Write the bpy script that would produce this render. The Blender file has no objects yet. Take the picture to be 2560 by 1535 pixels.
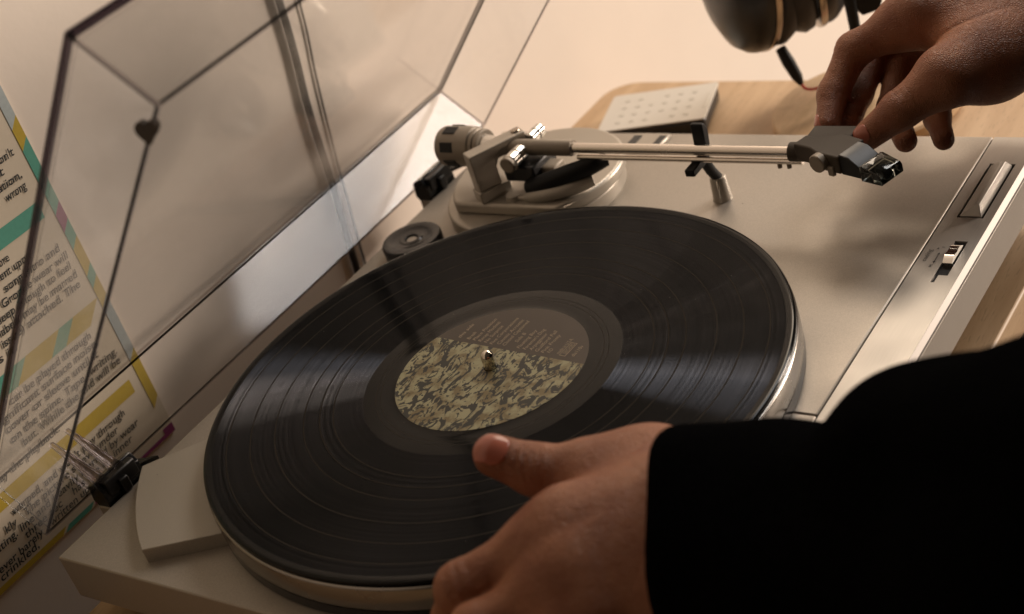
import bpy, bmesh, math
import numpy as np
from mathutils import Vector, Matrix

# ------------------------------------------------------------------ camera, world, light
scene = bpy.context.scene
col = scene.collection
R_ = math.radians

CAM_LOC = (-0.4599, -0.4481, 0.3981)
YAW, PITCH, ROLL = 0.7421, -0.5229, -0.3363
fw = Vector((math.cos(YAW) * math.cos(PITCH), math.sin(YAW) * math.cos(PITCH), math.sin(PITCH)))
rt = Vector((math.sin(YAW), -math.cos(YAW), 0))
up = rt.cross(fw)
r2 = rt * math.cos(ROLL) + up * math.sin(ROLL)
u2 = up * math.cos(ROLL) - rt * math.sin(ROLL)
cd = bpy.data.cameras.new("camera")
cam = bpy.data.objects.new("camera", cd)
col.objects.link(cam)
M = Matrix((r2, u2, -fw)).transposed().to_4x4()
M.translation = Vector(CAM_LOC)
cam.matrix_world = M
cd.sensor_fit = 'HORIZONTAL'
cd.sensor_width = 36.0
cd.lens = 36.0 * 3829.9 / 2560.0
cd.clip_start = 0.02
cd.clip_end = 50.0
cd.dof.use_dof = True
cd.dof.focus_distance = 0.765
cd.dof.aperture_fstop = 8.0
cd.dof.aperture_blades = 7
scene.camera = cam

world = bpy.data.worlds.new("World")
scene.world = world
world.use_nodes = True
bgn = world.node_tree.nodes["Background"]
bgn.inputs[0].default_value = (1.0, 0.72, 0.48, 1)
bgn.inputs[1].default_value = 0.032


def area(name, loc, target, sx, sy, power, color):
    ld = bpy.data.lights.new(name, 'AREA')
    ld.shape = 'RECTANGLE'
    ld.size, ld.size_y = sx, sy
    ld.energy = power
    ld.color = color
    o = bpy.data.objects.new(name, ld)
    col.objects.link(o)
    o.location = loc
    o.rotation_euler = (Vector(target) - Vector(loc)).to_track_quat('-Z', 'Y').to_euler()
    return o


# soft daylight from a window high at the far right, and a small warm room lamp at the front
area("window_light", (0.86, 0.14, 0.68), (0.12, 0.0, 0.0), 0.24, 0.36, 2.5, (1.0, 0.83, 0.65))
area("ceiling_window", (1.42, -0.44, 1.32), (0.10, 0.0, 0.0), 0.60, 0.60, 9.0, (1.0, 0.96, 0.93))
area("room_lamp", (3.00, -1.95, 0.55), (0.0, 0.2, 0.0), 0.70, 0.70, 140.0, (1.0, 0.83, 0.69))

vs = scene.view_settings
vs.view_transform = 'Standard'
vs.look = 'None'
vs.exposure = 0.0
vs.gamma = 1.0
scene.cycles.max_bounces = 12
scene.cycles.transparent_max_bounces = 24
scene.cycles.caustics_reflective = False
scene.cycles.caustics_refractive = False

# ------------------------------------------------------------------ helpers
ORG = {}


def thing(name, loc, label, cat, group=None):
    o = bpy.data.objects.new(name, None)
    col.objects.link(o)
    o.empty_display_size = 0.02
    o.location = loc
    ORG[o] = Vector(loc)
    o["label"] = label
    o["category"] = cat
    if group:
        o["group"] = group
    return o


def tag(o, label, cat=None, group=None):
    o["label"] = label
    if cat:
        o["category"] = cat
    if group:
        o["group"] = group
    return o


def mesh_obj(name, verts, faces, mat, parent=None, smooth=True, bevel=0.0, seg=2, angle=35, origin=None):
    """verts are world coordinates; the object keeps the origin of its root thing"""
    me = bpy.data.meshes.new(name)
    org = ORG[parent] if parent is not None else Vector(origin or (0, 0, 0))
    v = np.asarray(verts, float) - np.array(org)
    me.from_pydata(v.tolist(), [], [list(map(int, f)) for f in faces])
    me.update()
    if len(faces) <= 200 and len(faces) >= 5:
        bm = bmesh.new()
        bm.from_mesh(me)
        if all(e.is_manifold for e in bm.edges):
            bmesh.ops.recalc_face_normals(bm, faces=bm.faces)
            bm.to_mesh(me)
        bm.free()
    if smooth:
        me.polygons.foreach_set("use_smooth", [True] * len(me.polygons))
        if angle:
            me.set_sharp_from_angle(angle=R_(angle))
    o = bpy.data.objects.new(name, me)
    col.objects.link(o)
    if parent is not None:
        o.parent = parent
    else:
        o.location = org
    ORG[o] = org
    for m in (mat if isinstance(mat, (list, tuple)) else [mat]):
        me.materials.append(m)
    if bevel:
        b = o.modifiers.new("bevel", 'BEVEL')
        b.width = bevel
        b.segments = seg
        b.limit_method = 'ANGLE'
        b.angle_limit = R_(30)
    return o


BOXF = [(0, 3, 2, 1), (4, 5, 6, 7), (0, 1, 5, 4), (1, 2, 6, 5), (2, 3, 7, 6), (3, 0, 4, 7)]


def frame_pts(pts, fr):
    """map local (a,b,c) points through a frame (origin, e1, e2, e3)"""
    if fr is None:
        return np.asarray(pts, float)
    o, a, b, c = [np.asarray(q, float) for q in fr]
    p = np.asarray(pts, float)
    return o + p[:, :1] * a + p[:, 1:2] * b + p[:, 2:3] * c


def box(name, x0, x1, y0, y1, z0, z1, mat, parent=None, bevel=0.0, fr=None, **k):
    v = [(x0, y0, z0), (x1, y0, z0), (x1, y1, z0), (x0, y1, z0), (x0, y0, z1), (x1, y0, z1), (x1, y1, z1), (x0, y1, z1)]
    return mesh_obj(name, frame_pts(v, fr), BOXF, mat, parent, bevel=bevel, **k)


def prism(name, poly, z0, z1, mat, parent=None, bevel=0.0, fr=None, **k):
    n = len(poly)
    v = [(x, y, z0) for x, y in poly] + [(x, y, z1) for x, y in poly]
    f = [tuple(range(n))[::-1], tuple(range(n, 2 * n))] + [(i, (i + 1) % n, n + (i + 1) % n, n + i) for i in range(n)]
    return mesh_obj(name, frame_pts(v, fr), f, mat, parent, bevel=bevel, **k)


def basis(axis):
    a = Vector(axis).normalized()
    t = Vector((0, 0, 1)) if abs(a.z) < 0.9 else Vector((1, 0, 0))
    b = t.cross(a).normalized()
    c = a.cross(b)
    return np.array(b), np.array(c), np.array(a)


def lathe(name, prof, mat, parent=None, center=(0, 0, 0), axis=(0, 0, 1), n=64, closed=False, squash=1.0, **k):
    b, c, a = basis(axis)
    if tuple(axis) == (0, 0, 1):
        b, c, a = np.array((1., 0, 0)), np.array((0, 1., 0)), np.array((0, 0, 1.))
    cen = np.asarray(center, float)
    v, f = [], []
    idx = []
    for r, z in prof:
        if r < 1e-7:
            idx.append([len(v)] * n)
            v.append(cen + a * z)
        else:
            idx.append(list(range(len(v), len(v) + n)))
            for i in range(n):
                t = 2 * math.pi * i / n
                v.append(cen + b * (r * math.cos(t)) + c * (r * squash * math.sin(t)) + a * z)
    pairs = list(zip(range(len(prof) - 1), range(1, len(prof))))
    if closed:
        pairs.append((len(prof) - 1, 0))
    for p, q in pairs:
        for i in range(n):
            j = (i + 1) % n
            quad = [idx[p][i], idx[p][j], idx[q][j], idx[q][i]]
            u = []
            for x in quad:
                if x not in u:
                    u.append(x)
            if len(u) > 2:
                f.append(u)
    return mesh_obj(name, v, f, mat, parent, **k)


def catmull(pts, sub):
    P = [np.asarray(p, float) for p in pts]
    P = [2 * P[0] - P[1]] + P + [2 * P[-1] - P[-2]]
    out = []
    for i in range(1, len(P) - 2):
        for s in range(sub):
            t = s / sub
            a, b, c, d = P[i - 1:i + 3]
            out.append(.5 * (2 * b + (c - a) * t + (2 * a - 5 * b + 4 * c - d) * t * t + (3 * b - a - 3 * c + d) * t ** 3))
    out.append(P[-2])
    return out


def tube(name, pts, rad, mat, parent=None, n=12, sub=6, **k):
    path = catmull(pts, sub) if sub > 1 else [np.asarray(p, float) for p in pts]
    rad = [rad] * len(path) if np.isscalar(rad) else list(np.interp(np.linspace(0, 1, len(path)), np.linspace(0, 1, len(rad)), rad))
    v, f = [], []
    prev = None
    for i, p in enumerate(path):
        t = path[min(i + 1, len(path) - 1)] - path[max(i - 1, 0)]
        t = t / (np.linalg.norm(t) + 1e-12)
        if prev is None:
            b, c, _ = basis(t)
        else:
            b = prev - t * prev.dot(t)
            b /= np.linalg.norm(b)
            c = np.cross(t, b)
        prev = b
        for j in range(n):
            a = 2 * math.pi * j / n
            v.append(p + rad[i] * (math.cos(a) * b + math.sin(a) * c))
    for i in range(len(path) - 1):
        for j in range(n):
            f.append((i * n + j, i * n + (j + 1) % n, (i + 1) * n + (j + 1) % n, (i + 1) * n + j))
    f.append(tuple(range(n))[::-1])
    f.append(tuple(range((len(path) - 1) * n, len(path) * n)))
    return mesh_obj(name, v, f, mat, parent, **k)


def text_geo(body, size, shear=0.0, bold=0.0):
    cu = bpy.data.curves.new("text", 'FONT')
    cu.body = body
    cu.size = 1.0
    cu.shear = shear
    cu.offset = bold
    cu.resolution_u = 3
    o = bpy.data.objects.new("text", cu)
    col.objects.link(o)
    me = o.to_mesh()
    v = np.array([q.co[:] for q in me.vertices]) if len(me.vertices) else np.zeros((0, 3))
    f = [tuple(p.vertices) for p in me.polygons]
    o.to_mesh_clear()
    bpy.data.objects.remove(o)
    bpy.data.curves.remove(cu)
    return v * size, f


def texts(name, items, mat, parent, normal_off):
    """items: (body, origin, xdir, ydir, size, width or None, align, shear, bold); joined flat print"""
    V, F = [], []
    n = 0
    for body, org, xd, yd, size, width, align, shear, bold in items:
        v, f = text_geo(body, size, shear, bold)
        if len(v) == 0:
            continue
        w = v[:, 0].max()
        s = 1.0 if width is None else width / w
        xx = v[:, 0] * s
        if align == 'R':
            xx = xx - w * s
        xd = np.asarray(xd, float)
        yd = np.asarray(yd, float)
        V.append(np.asarray(org, float) + np.asarray(normal_off, float) + xx[:, None] * xd + v[:, 1:2] * yd + v[:, 2:3] * np.cross(xd, yd))
        F += [tuple(i + n for i in q) for q in f]
        n += len(v)
    o = mesh_obj(name, np.concatenate(V), F, mat, parent, smooth=False)
    o["kind"] = "stuff"
    return o


# ---- implicit surfaces for the hands and the sweater
def round_cone(P, a, b, r1, r2):
    a = np.asarray(a, float)
    b = np.asarray(b, float)
    ba = b - a
    l2 = ba.dot(ba)
    rr = r1 - r2
    a2 = max(l2 - rr * rr, 1e-12)
    il2 = 1.0 / l2
    pa = P - a
    y = pa @ ba
    z = y - l2
    q = pa * l2 - y[..., None] * ba
    x2 = (q * q).sum(-1)
    y2 = y * y * l2
    z2 = z * z * l2
    k = np.sign(rr) * rr * rr * x2
    d = (np.sqrt(x2 * a2 * il2) + y * rr) * il2 - r1
    m1 = np.sign(z) * a2 * z2 > k
    m2 = np.sign(y) * a2 * y2 < k
    d = np.where(m2, np.sqrt(x2 + y2) * il2 - r1, d)
    d = np.where(m1, np.sqrt(x2 + z2) * il2 - r2, d)
    return d


def smin(a, b, k):
    h = np.clip(0.5 + 0.5 * (b - a) / k, 0, 1)
    return b + (a - b) * h - k * h * (1 - h)


def surface_nets(fn, lo, hi, h):
    lo = np.asarray(lo, float)
    n = np.ceil((np.asarray(hi) - lo) / h).astype(int) + 1
    gx = [lo[i] + h * np.arange(n[i]) for i in range(3)]
    F = np.empty(n, np.float32)
    yz = np.stack(np.meshgrid(gx[1], gx[2], indexing='ij'), -1)
    step = max(1, int(400000 / (n[1] * n[2])))
    for i in range(0, n[0], step):
        xs = gx[0][i:i + step]
        P = np.empty((len(xs),) + yz.shape[:2] + (3,))
        P[..., 0] = xs[:, None, None]
        P[..., 1:] = yz
        F[i:i + step] = fn(P)
    s = F < 0
    cn = n - 1
    sl = lambda A, o: A[o[0]:o[0] + cn[0], o[1]:o[1] + cn[1], o[2]:o[2] + cn[2]]
    corners = [(i, j, k) for i in (0, 1) for j in (0, 1) for k in (0, 1)]
    tot = sum(sl(s, c).astype(np.int8) for c in corners)
    act = (tot > 0) & (tot < 8)
    ci = np.argwhere(act)
    vid = -np.ones(cn, np.int64)
    vid[act] = np.arange(len(ci))
    acc = np.zeros((len(ci), 3))
    cnt = np.zeros(len(ci))
    for c in corners:
        for ax in range(3):
            if c[ax] == 1:
                continue
            d = list(c)
            d[ax] = 1
            fa = F[ci[:, 0] + c[0], ci[:, 1] + c[1], ci[:, 2] + c[2]]
            fb = F[ci[:, 0] + d[0], ci[:, 1] + d[1], ci[:, 2] + d[2]]
            m = (fa < 0) != (fb < 0)
            t = np.where(m, fa / np.where(m, fa - fb, 1), 0)
            pos = np.tile(np.array(c, float), (len(ci), 1))
            pos[:, ax] += t
            acc += pos * m[:, None]
            cnt += m
    V = lo + h * (ci + acc / np.maximum(cnt, 1)[:, None])
    faces = []
    for ax in range(3):
        b, c = (ax + 1) % 3, (ax + 2) % 3
        A = np.moveaxis(s, [ax, b, c], [0, 1, 2])
        W = np.moveaxis(vid, [ax, b, c], [0, 1, 2])
        e = A[:-1, 1:-1, 1:-1] != A[1:, 1:-1, 1:-1]
        idx = np.argwhere(e)
        i, j, k = idx[:, 0], idx[:, 1] + 1, idx[:, 2] + 1
        q = np.stack([W[i, j - 1, k - 1], W[i, j, k - 1], W[i, j, k], W[i, j - 1, k]], 1)
        flip = ~A[i, j, k]
        q[flip] = q[flip][:, ::-1]
        faces.append(q[(q >= 0).all(1)])
    return V, np.concatenate(faces)


# ------------------------------------------------------------------ materials
def new_mat(name):
    m = bpy.data.materials.new(name)
    m.use_nodes = True
    nt = m.node_tree
    b = nt.nodes["Principled BSDF"]
    return m, nt, b


def add(nt, kind, **kw):
    n = nt.nodes.new(kind)
    for k, v in kw.items():
        setattr(n, k, v)
    return n


def mat(name, color, rough=0.5, metal=0.0, spec=0.5, noise=0.0, nscale=400.0, bump=0.0, bscale=900.0, coat=0.0, stretch=None, rvar=0.0, specks=0.0):
    m, nt, b = new_mat(name)
    b.inputs["Base Color"].default_value = (*color, 1)
    b.inputs["Roughness"].default_value = rough
    b.inputs["Metallic"].default_value = metal
    b.inputs["Specular IOR Level"].default_value = spec
    b.inputs["Coat Weight"].default_value = coat
    tc = add(nt, "ShaderNodeTexCoord")
    src = tc.outputs["Object"]
    if stretch:
        mp = add(nt, "ShaderNodeMapping")
        mp.inputs["Scale"].default_value = stretch
        nt.links.new(src, mp.inputs[0])
        src = mp.outputs[0]
    if noise or rvar:
        n1 = add(nt, "ShaderNodeTexNoise")
        n1.inputs["Scale"].default_value = nscale
        n1.inputs["Detail"].default_value = 4
        nt.links.new(src, n1.inputs["Vector"])
        if noise:
            mr = add(nt, "ShaderNodeMapRange")
            mr.inputs["From Min"].default_value = 0.3
            mr.inputs["From Max"].default_value = 0.7
            mr.inputs["To Min"].default_value = 1 - noise
            mr.inputs["To Max"].default_value = 1 + noise
            nt.links.new(n1.outputs["Fac"], mr.inputs[0])
            mx = add(nt, "ShaderNodeVectorMath", operation='SCALE')
            mx.inputs[0].default_value = color
            nt.links.new(mr.outputs[0], mx.inputs["Scale"])
            nt.links.new(mx.outputs[0], b.inputs["Base Color"])
        if rvar:
            n3 = add(nt, "ShaderNodeTexNoise")
            n3.inputs["Scale"].default_value = 28
            n3.inputs["Detail"].default_value = 5
            nt.links.new(tc.outputs["Object"], n3.inputs["Vector"])
            mr2 = add(nt, "ShaderNodeMapRange")
            mr2.inputs["From Min"].default_value = 0.3
            mr2.inputs["From Max"].default_value = 0.7
            mr2.inputs["To Min"].default_value = rough - rvar
            mr2.inputs["To Max"].default_value = rough + rvar
            nt.links.new(n3.outputs["Fac"], mr2.inputs[0])
            nt.links.new(mr2.outputs[0], b.inputs["Roughness"])
    if specks:
        vo = add(nt, "ShaderNodeTexVoronoi")
        vo.inputs["Scale"].default_value = 110
        nt.links.new(tc.outputs["Object"], vo.inputs["Vector"])
        sc_ = add(nt, "ShaderNodeSeparateColor")
        nt.links.new(vo.outputs["Color"], sc_.inputs[0])
        thr = add(nt, "ShaderNodeMath", operation='MULTIPLY')
        nt.links.new(sc_.outputs[1], thr.inputs[0])
        thr.inputs[1].default_value = 0.055
        lt = add(nt, "ShaderNodeMath", operation='LESS_THAN')
        nt.links.new(vo.outputs["Distance"], lt.inputs[0])
        nt.links.new(thr.outputs[0], lt.inputs[1])
        gt = add(nt, "ShaderNodeMath", operation='GREATER_THAN')
        nt.links.new(sc_.outputs[0], gt.inputs[0])
        gt.inputs[1].default_value = 1 - specks
        mu = add(nt, "ShaderNodeMath", operation='MULTIPLY')
        nt.links.new(lt.outputs[0], mu.inputs[0])
        nt.links.new(gt.outputs[0], mu.inputs[1])
        mi = add(nt, "ShaderNodeMixRGB")
        nt.links.new(mu.outputs[0], mi.inputs[0])
        old = b.inputs["Base Color"].links
        if old:
            nt.links.new(old[0].from_socket, mi.inputs[1])
        else:
            mi.inputs[1].default_value = (*color, 1)
        mi.inputs[2].default_value = (0.05, 0.04, 0.03, 1)
        nt.links.new(mi.outputs[0], b.inputs["Base Color"])
    if bump:
        n2 = add(nt, "ShaderNodeTexNoise")
        n2.inputs["Scale"].default_value = bscale
        n2.inputs["Detail"].default_value = 3
        nt.links.new(src, n2.inputs["Vector"])
        bp = add(nt, "ShaderNodeBump")
        bp.inputs["Strength"].default_value = bump
        bp.inputs["Distance"].default_value = 0.0004
        nt.links.new(n2.outputs["Fac"], bp.inputs["Height"])
        nt.links.new(bp.outputs[0], b.inputs["Normal"])
    return m


M_WALL = mat("wall_paint", (0.84, 0.745, 0.645), 0.85, noise=0.02, nscale=14, bump=0.25, bscale=160)
M_DECK = mat("silver_paint", (0.43, 0.385, 0.33), 0.42, metal=0.35, noise=0.13, nscale=2200, bump=0.04, bscale=3000, rvar=0.07, specks=0.10)
M_PANEL = mat("silver_paint_raised", (0.47, 0.43, 0.37), 0.45, metal=0.3, noise=0.13, nscale=2200, bump=0.05, bscale=3000, rvar=0.07, specks=0.08)
M_STRIP = mat("brushed_aluminium", (0.46, 0.43, 0.39), 0.40, metal=0.5, noise=0.05, nscale=900, stretch=(0.05, 4, 4), rvar=0.06)
M_BEVEL = mat("brushed_bevel", (0.26, 0.235, 0.21), 0.45, metal=0.3)
M_GAP = mat("dark_gap", (0.012, 0.011, 0.010), 0.7)
M_BLACK = mat("black_plastic", (0.006, 0.006, 0.0065), 0.35, bump=0.03, rvar=0.06)
M_GLOSSBLACK = mat("gloss_black_plastic", (0.010, 0.0105, 0.012), 0.16, rvar=0.05)
M_RUBBER = mat("black_rubber", (0.006, 0.006, 0.006), 0.6, spec=0.3, bump=0.1)
M_CHROME = mat("polished_metal", (0.74, 0.71, 0.66), 0.13, metal=1.0, rvar=0.05)
M_RIM = mat("platter_metal", (0.30, 0.28, 0.255), 0.26, metal=1.0, rvar=0.04)
M_TUBE = mat("satin_tube", (0.78, 0.72, 0.65), 0.24, metal=1.0, rvar=0.05)
M_ARM = mat("tonearm_beige", (0.48, 0.435, 0.37), 0.36, metal=0.4, noise=0.04, nscale=2000, rvar=0.05)
M_ARMD = mat("tonearm_taupe", (0.31, 0.265, 0.21), 0.45, metal=0.2, rvar=0.05)
M_HEAD = mat("headshell_shaded_taupe", (0.070, 0.056, 0.042), 0.55, metal=0.0, spec=0.25, rvar=0.05)  # the hand's shade over the headshell is darkened into this colour
M_SPINDLE = mat("spindle_chrome", (0.78, 0.72, 0.62), 0.07, metal=1.0, rvar=0.03)
M_INK = mat("black_ink", (0.012, 0.014, 0.015), 0.7)
M_PRINT = mat("grey_print", (0.06, 0.055, 0.05), 0.6)
M_LABTXT = mat("cream_print", (0.42, 0.33, 0.23), 0.6)
M_PAPER = mat("poster_paper", (0.70, 0.61, 0.475), 0.75, noise=0.02, nscale=300)
M_TEAL = mat("teal_print", (0.10, 0.36, 0.27), 0.7, noise=0.05)
M_YEL = mat("yellow_print", (0.52, 0.37, 0.035), 0.7, noise=0.05)
M_BLUE = mat("pale_blue_print", (0.44, 0.50, 0.50), 0.7, noise=0.05)
M_PURP = mat("purple_print", (0.27, 0.045, 0.16), 0.7, noise=0.05)
M_PEACH = mat("peach_print", (0.80, 0.60, 0.42), 0.7, noise=0.05)
M_REMW = mat("remote_white", (0.66, 0.62, 0.55), 0.5, rvar=0.05)
M_REMB = mat("remote_button_grey", (0.625, 0.588, 0.515), 0.55)
M_RED = mat("red_cable", (0.55, 0.04, 0.03), 0.4)
M_BRONZE = mat("bronze_ring", (0.42, 0.36, 0.30), 0.25, metal=1.0)
M_PAD = mat("ear_pad_leather", (0.016, 0.014, 0.013), 0.5, bump=0.3, bscale=600)
M_SHELL = mat("headphone_shell", (0.005, 0.005, 0.005), 0.34, rvar=0.05)
M_CABLE = mat("black_cable", (0.022, 0.023, 0.026), 0.5)
M_CABLE2 = mat("grey_cable", (0.10, 0.09, 0.085), 0.5)
M_FLOOR = mat("floor_boards", (0.035, 0.022, 0.014), 0.5, noise=0.2, nscale=6)
M_BUMPER = mat("brown_rubber", (0.035, 0.022, 0.012), 0.6)


def wood_mat(name, c1, c2, scale=1.0):
    m, nt, b = new_mat(name)
    tc = add(nt, "ShaderNodeTexCoord")
    mp = add(nt, "ShaderNodeMapping")
    mp.inputs["Scale"].default_value = (5 * scale, 60 * scale, 60 * scale)
    nt.links.new(tc.outputs["Object"], mp.inputs[0])
    n = add(nt, "ShaderNodeTexNoise")
    n.inputs["Scale"].default_value = 1.0
    n.inputs["Detail"].default_value = 6
    n.inputs["Distortion"].default_value = 1.2
    nt.links.new(mp.outputs[0], n.inputs["Vector"])
    w = add(nt, "ShaderNodeTexNoise")
    w.inputs["Scale"].default_value = 1.0
    w.inputs["Detail"].default_value = 2
    mp2 = add(nt, "ShaderNodeMapping")
    mp2.inputs["Scale"].default_value = (120 * scale, 900 * scale, 900 * scale)
    nt.links.new(tc.outputs["Object"], mp2.inputs[0])
    nt.links.new(mp2.outputs[0], w.inputs["Vector"])
    cr = add(nt, "ShaderNodeValToRGB")
    cr.color_ramp.elements[0].position = 0.32
    cr.color_ramp.elements[0].color = (*c2, 1)
    cr.color_ramp.elements[1].position = 0.66
    cr.color_ramp.elements[1].color = (*c1, 1)
    nt.links.new(n.outputs["Fac"], cr.inputs[0])
    pores = add(nt, "ShaderNodeMapRange")
    pores.inputs["From Min"].default_value = 0.30
    pores.inputs["From Max"].default_value = 0.40
    pores.inputs["To Min"].default_value = 0.78
    pores.inputs["To Max"].default_value = 1.0
    nt.links.new(w.outputs["Fac"], pores.inputs[0])
    sc = add(nt, "ShaderNodeVectorMath", operation='SCALE')
    nt.links.new(cr.outputs[0], sc.inputs[0])
    nt.links.new(pores.outputs[0], sc.inputs["Scale"])
    nt.links.new(sc.outputs[0], b.inputs["Base Color"])
    b.inputs["Roughness"].default_value = 0.5
    bp = add(nt, "ShaderNodeBump")
    bp.inputs["Strength"].default_value = 0.15
    bp.inputs["Distance"].default_value = 0.0004
    nt.links.new(w.outputs["Fac"], bp.inputs["Height"])
    nt.links.new(bp.outputs[0], b.inputs["Normal"])
    return m


M_WOOD = wood_mat("oak_wood", (0.60, 0.42, 0.25), (0.50, 0.33, 0.185))
M_BIRCH = wood_mat("birch_wood", (0.62, 0.43, 0.25), (0.52, 0.35, 0.19), 1.4)


def acrylic_mat(name, sigma, tint, gloss=0.012, haze=0.03, face=(1, 1, 1)):
    m = bpy.data.materials.new(name)
    m.use_nodes = True
    nt = m.node_tree
    nt.nodes.remove(nt.nodes["Principled BSDF"])
    out = nt.nodes["Material Output"]
    tr = add(nt, "ShaderNodeBsdfTransparent")
    tr.inputs["Color"].default_value = (*face, 1)
    gl = add(nt, "ShaderNodeBsdfGlossy")
    gl.inputs["Roughness"].default_value = gloss
    df = add(nt, "ShaderNodeBsdfTranslucent")
    df.inputs["Color"].default_value = (0.86, 0.84, 0.82, 1)
    lw = add(nt, "ShaderNodeLayerWeight")
    lw.inputs["Blend"].default_value = 0.5
    pw = add(nt, "ShaderNodeMath", operation='POWER')
    pw.inputs[1].default_value = 5.4
    nt.links.new(lw.outputs["Facing"], pw.inputs[0])
    mr = add(nt, "ShaderNodeMapRange")
    mr.inputs["To Min"].default_value = 0.045
    mr.inputs["To Max"].default_value = 0.72
    nt.links.new(pw.outputs[0], mr.inputs[0])
    # faint smears and dust, plus a milky veil mixed in to brighten the lid
    tc = add(nt, "ShaderNodeTexCoord")
    nz = add(nt, "ShaderNodeTexNoise")
    nz.inputs["Scale"].default_value = 22
    nz.inputs["Detail"].default_value = 8
    nz.inputs["Roughness"].default_value = 0.7
    nt.links.new(tc.outputs["Object"], nz.inputs["Vector"])
    hz = add(nt, "ShaderNodeMapRange")
    hz.inputs["From Min"].default_value = 0.4
    hz.inputs["From Max"].default_value = 0.75
    hz.inputs["To Min"].default_value = haze * 0.5
    hz.inputs["To Max"].default_value = haze * 1.6
    nt.links.new(nz.outputs["Fac"], hz.inputs[0])
    m1 = add(nt, "ShaderNodeMixShader")
    nt.links.new(hz.outputs[0], m1.inputs[0])
    nt.links.new(tr.outputs[0], m1.inputs[1])
    nt.links.new(df.outputs[0], m1.inputs[2])
    m2 = add(nt, "ShaderNodeMixShader")
    nt.links.new(mr.outputs[0], m2.inputs[0])
    nt.links.new(m1.outputs[0], m2.inputs[1])
    nt.links.new(gl.outputs[0], m2.inputs[2])
    nt.links.new(m2.outputs[0], out.inputs["Surface"])
    va = add(nt, "ShaderNodeVolumeAbsorption")
    va.inputs["Color"].default_value = (*tint, 1)
    va.inputs["Density"].default_value = sigma
    nt.links.new(va.outputs[0], out.inputs["Volume"])
    return m


M_ACRYL = acrylic_mat("smoked_acrylic", 7.0, (0.50, 0.475, 0.48), 0.07, 0.055)
M_EDGE = acrylic_mat("smoked_acrylic_edge", 190.0, (0.50, 0.475, 0.50), 0.05, 0.10, (0.93, 0.91, 0.92))


def glass_mat(name, color, rough):
    m, nt, b = new_mat(name)
    b.inputs["Base Color"].default_value = (*color, 1)
    b.inputs["Roughness"].default_value = rough
    b.inputs["Transmission Weight"].default_value = 1.0
    b.inputs["IOR"].default_value = 1.49
    return m


M_CLEAR = glass_mat("clear_plastic", (0.80, 0.70, 0.69), 0.12)
M_GUARD = glass_mat("stylus_guard_plastic", (0.55, 0.60, 0.56), 0.05)  # tint also darkened for the shade under the hand


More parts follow.
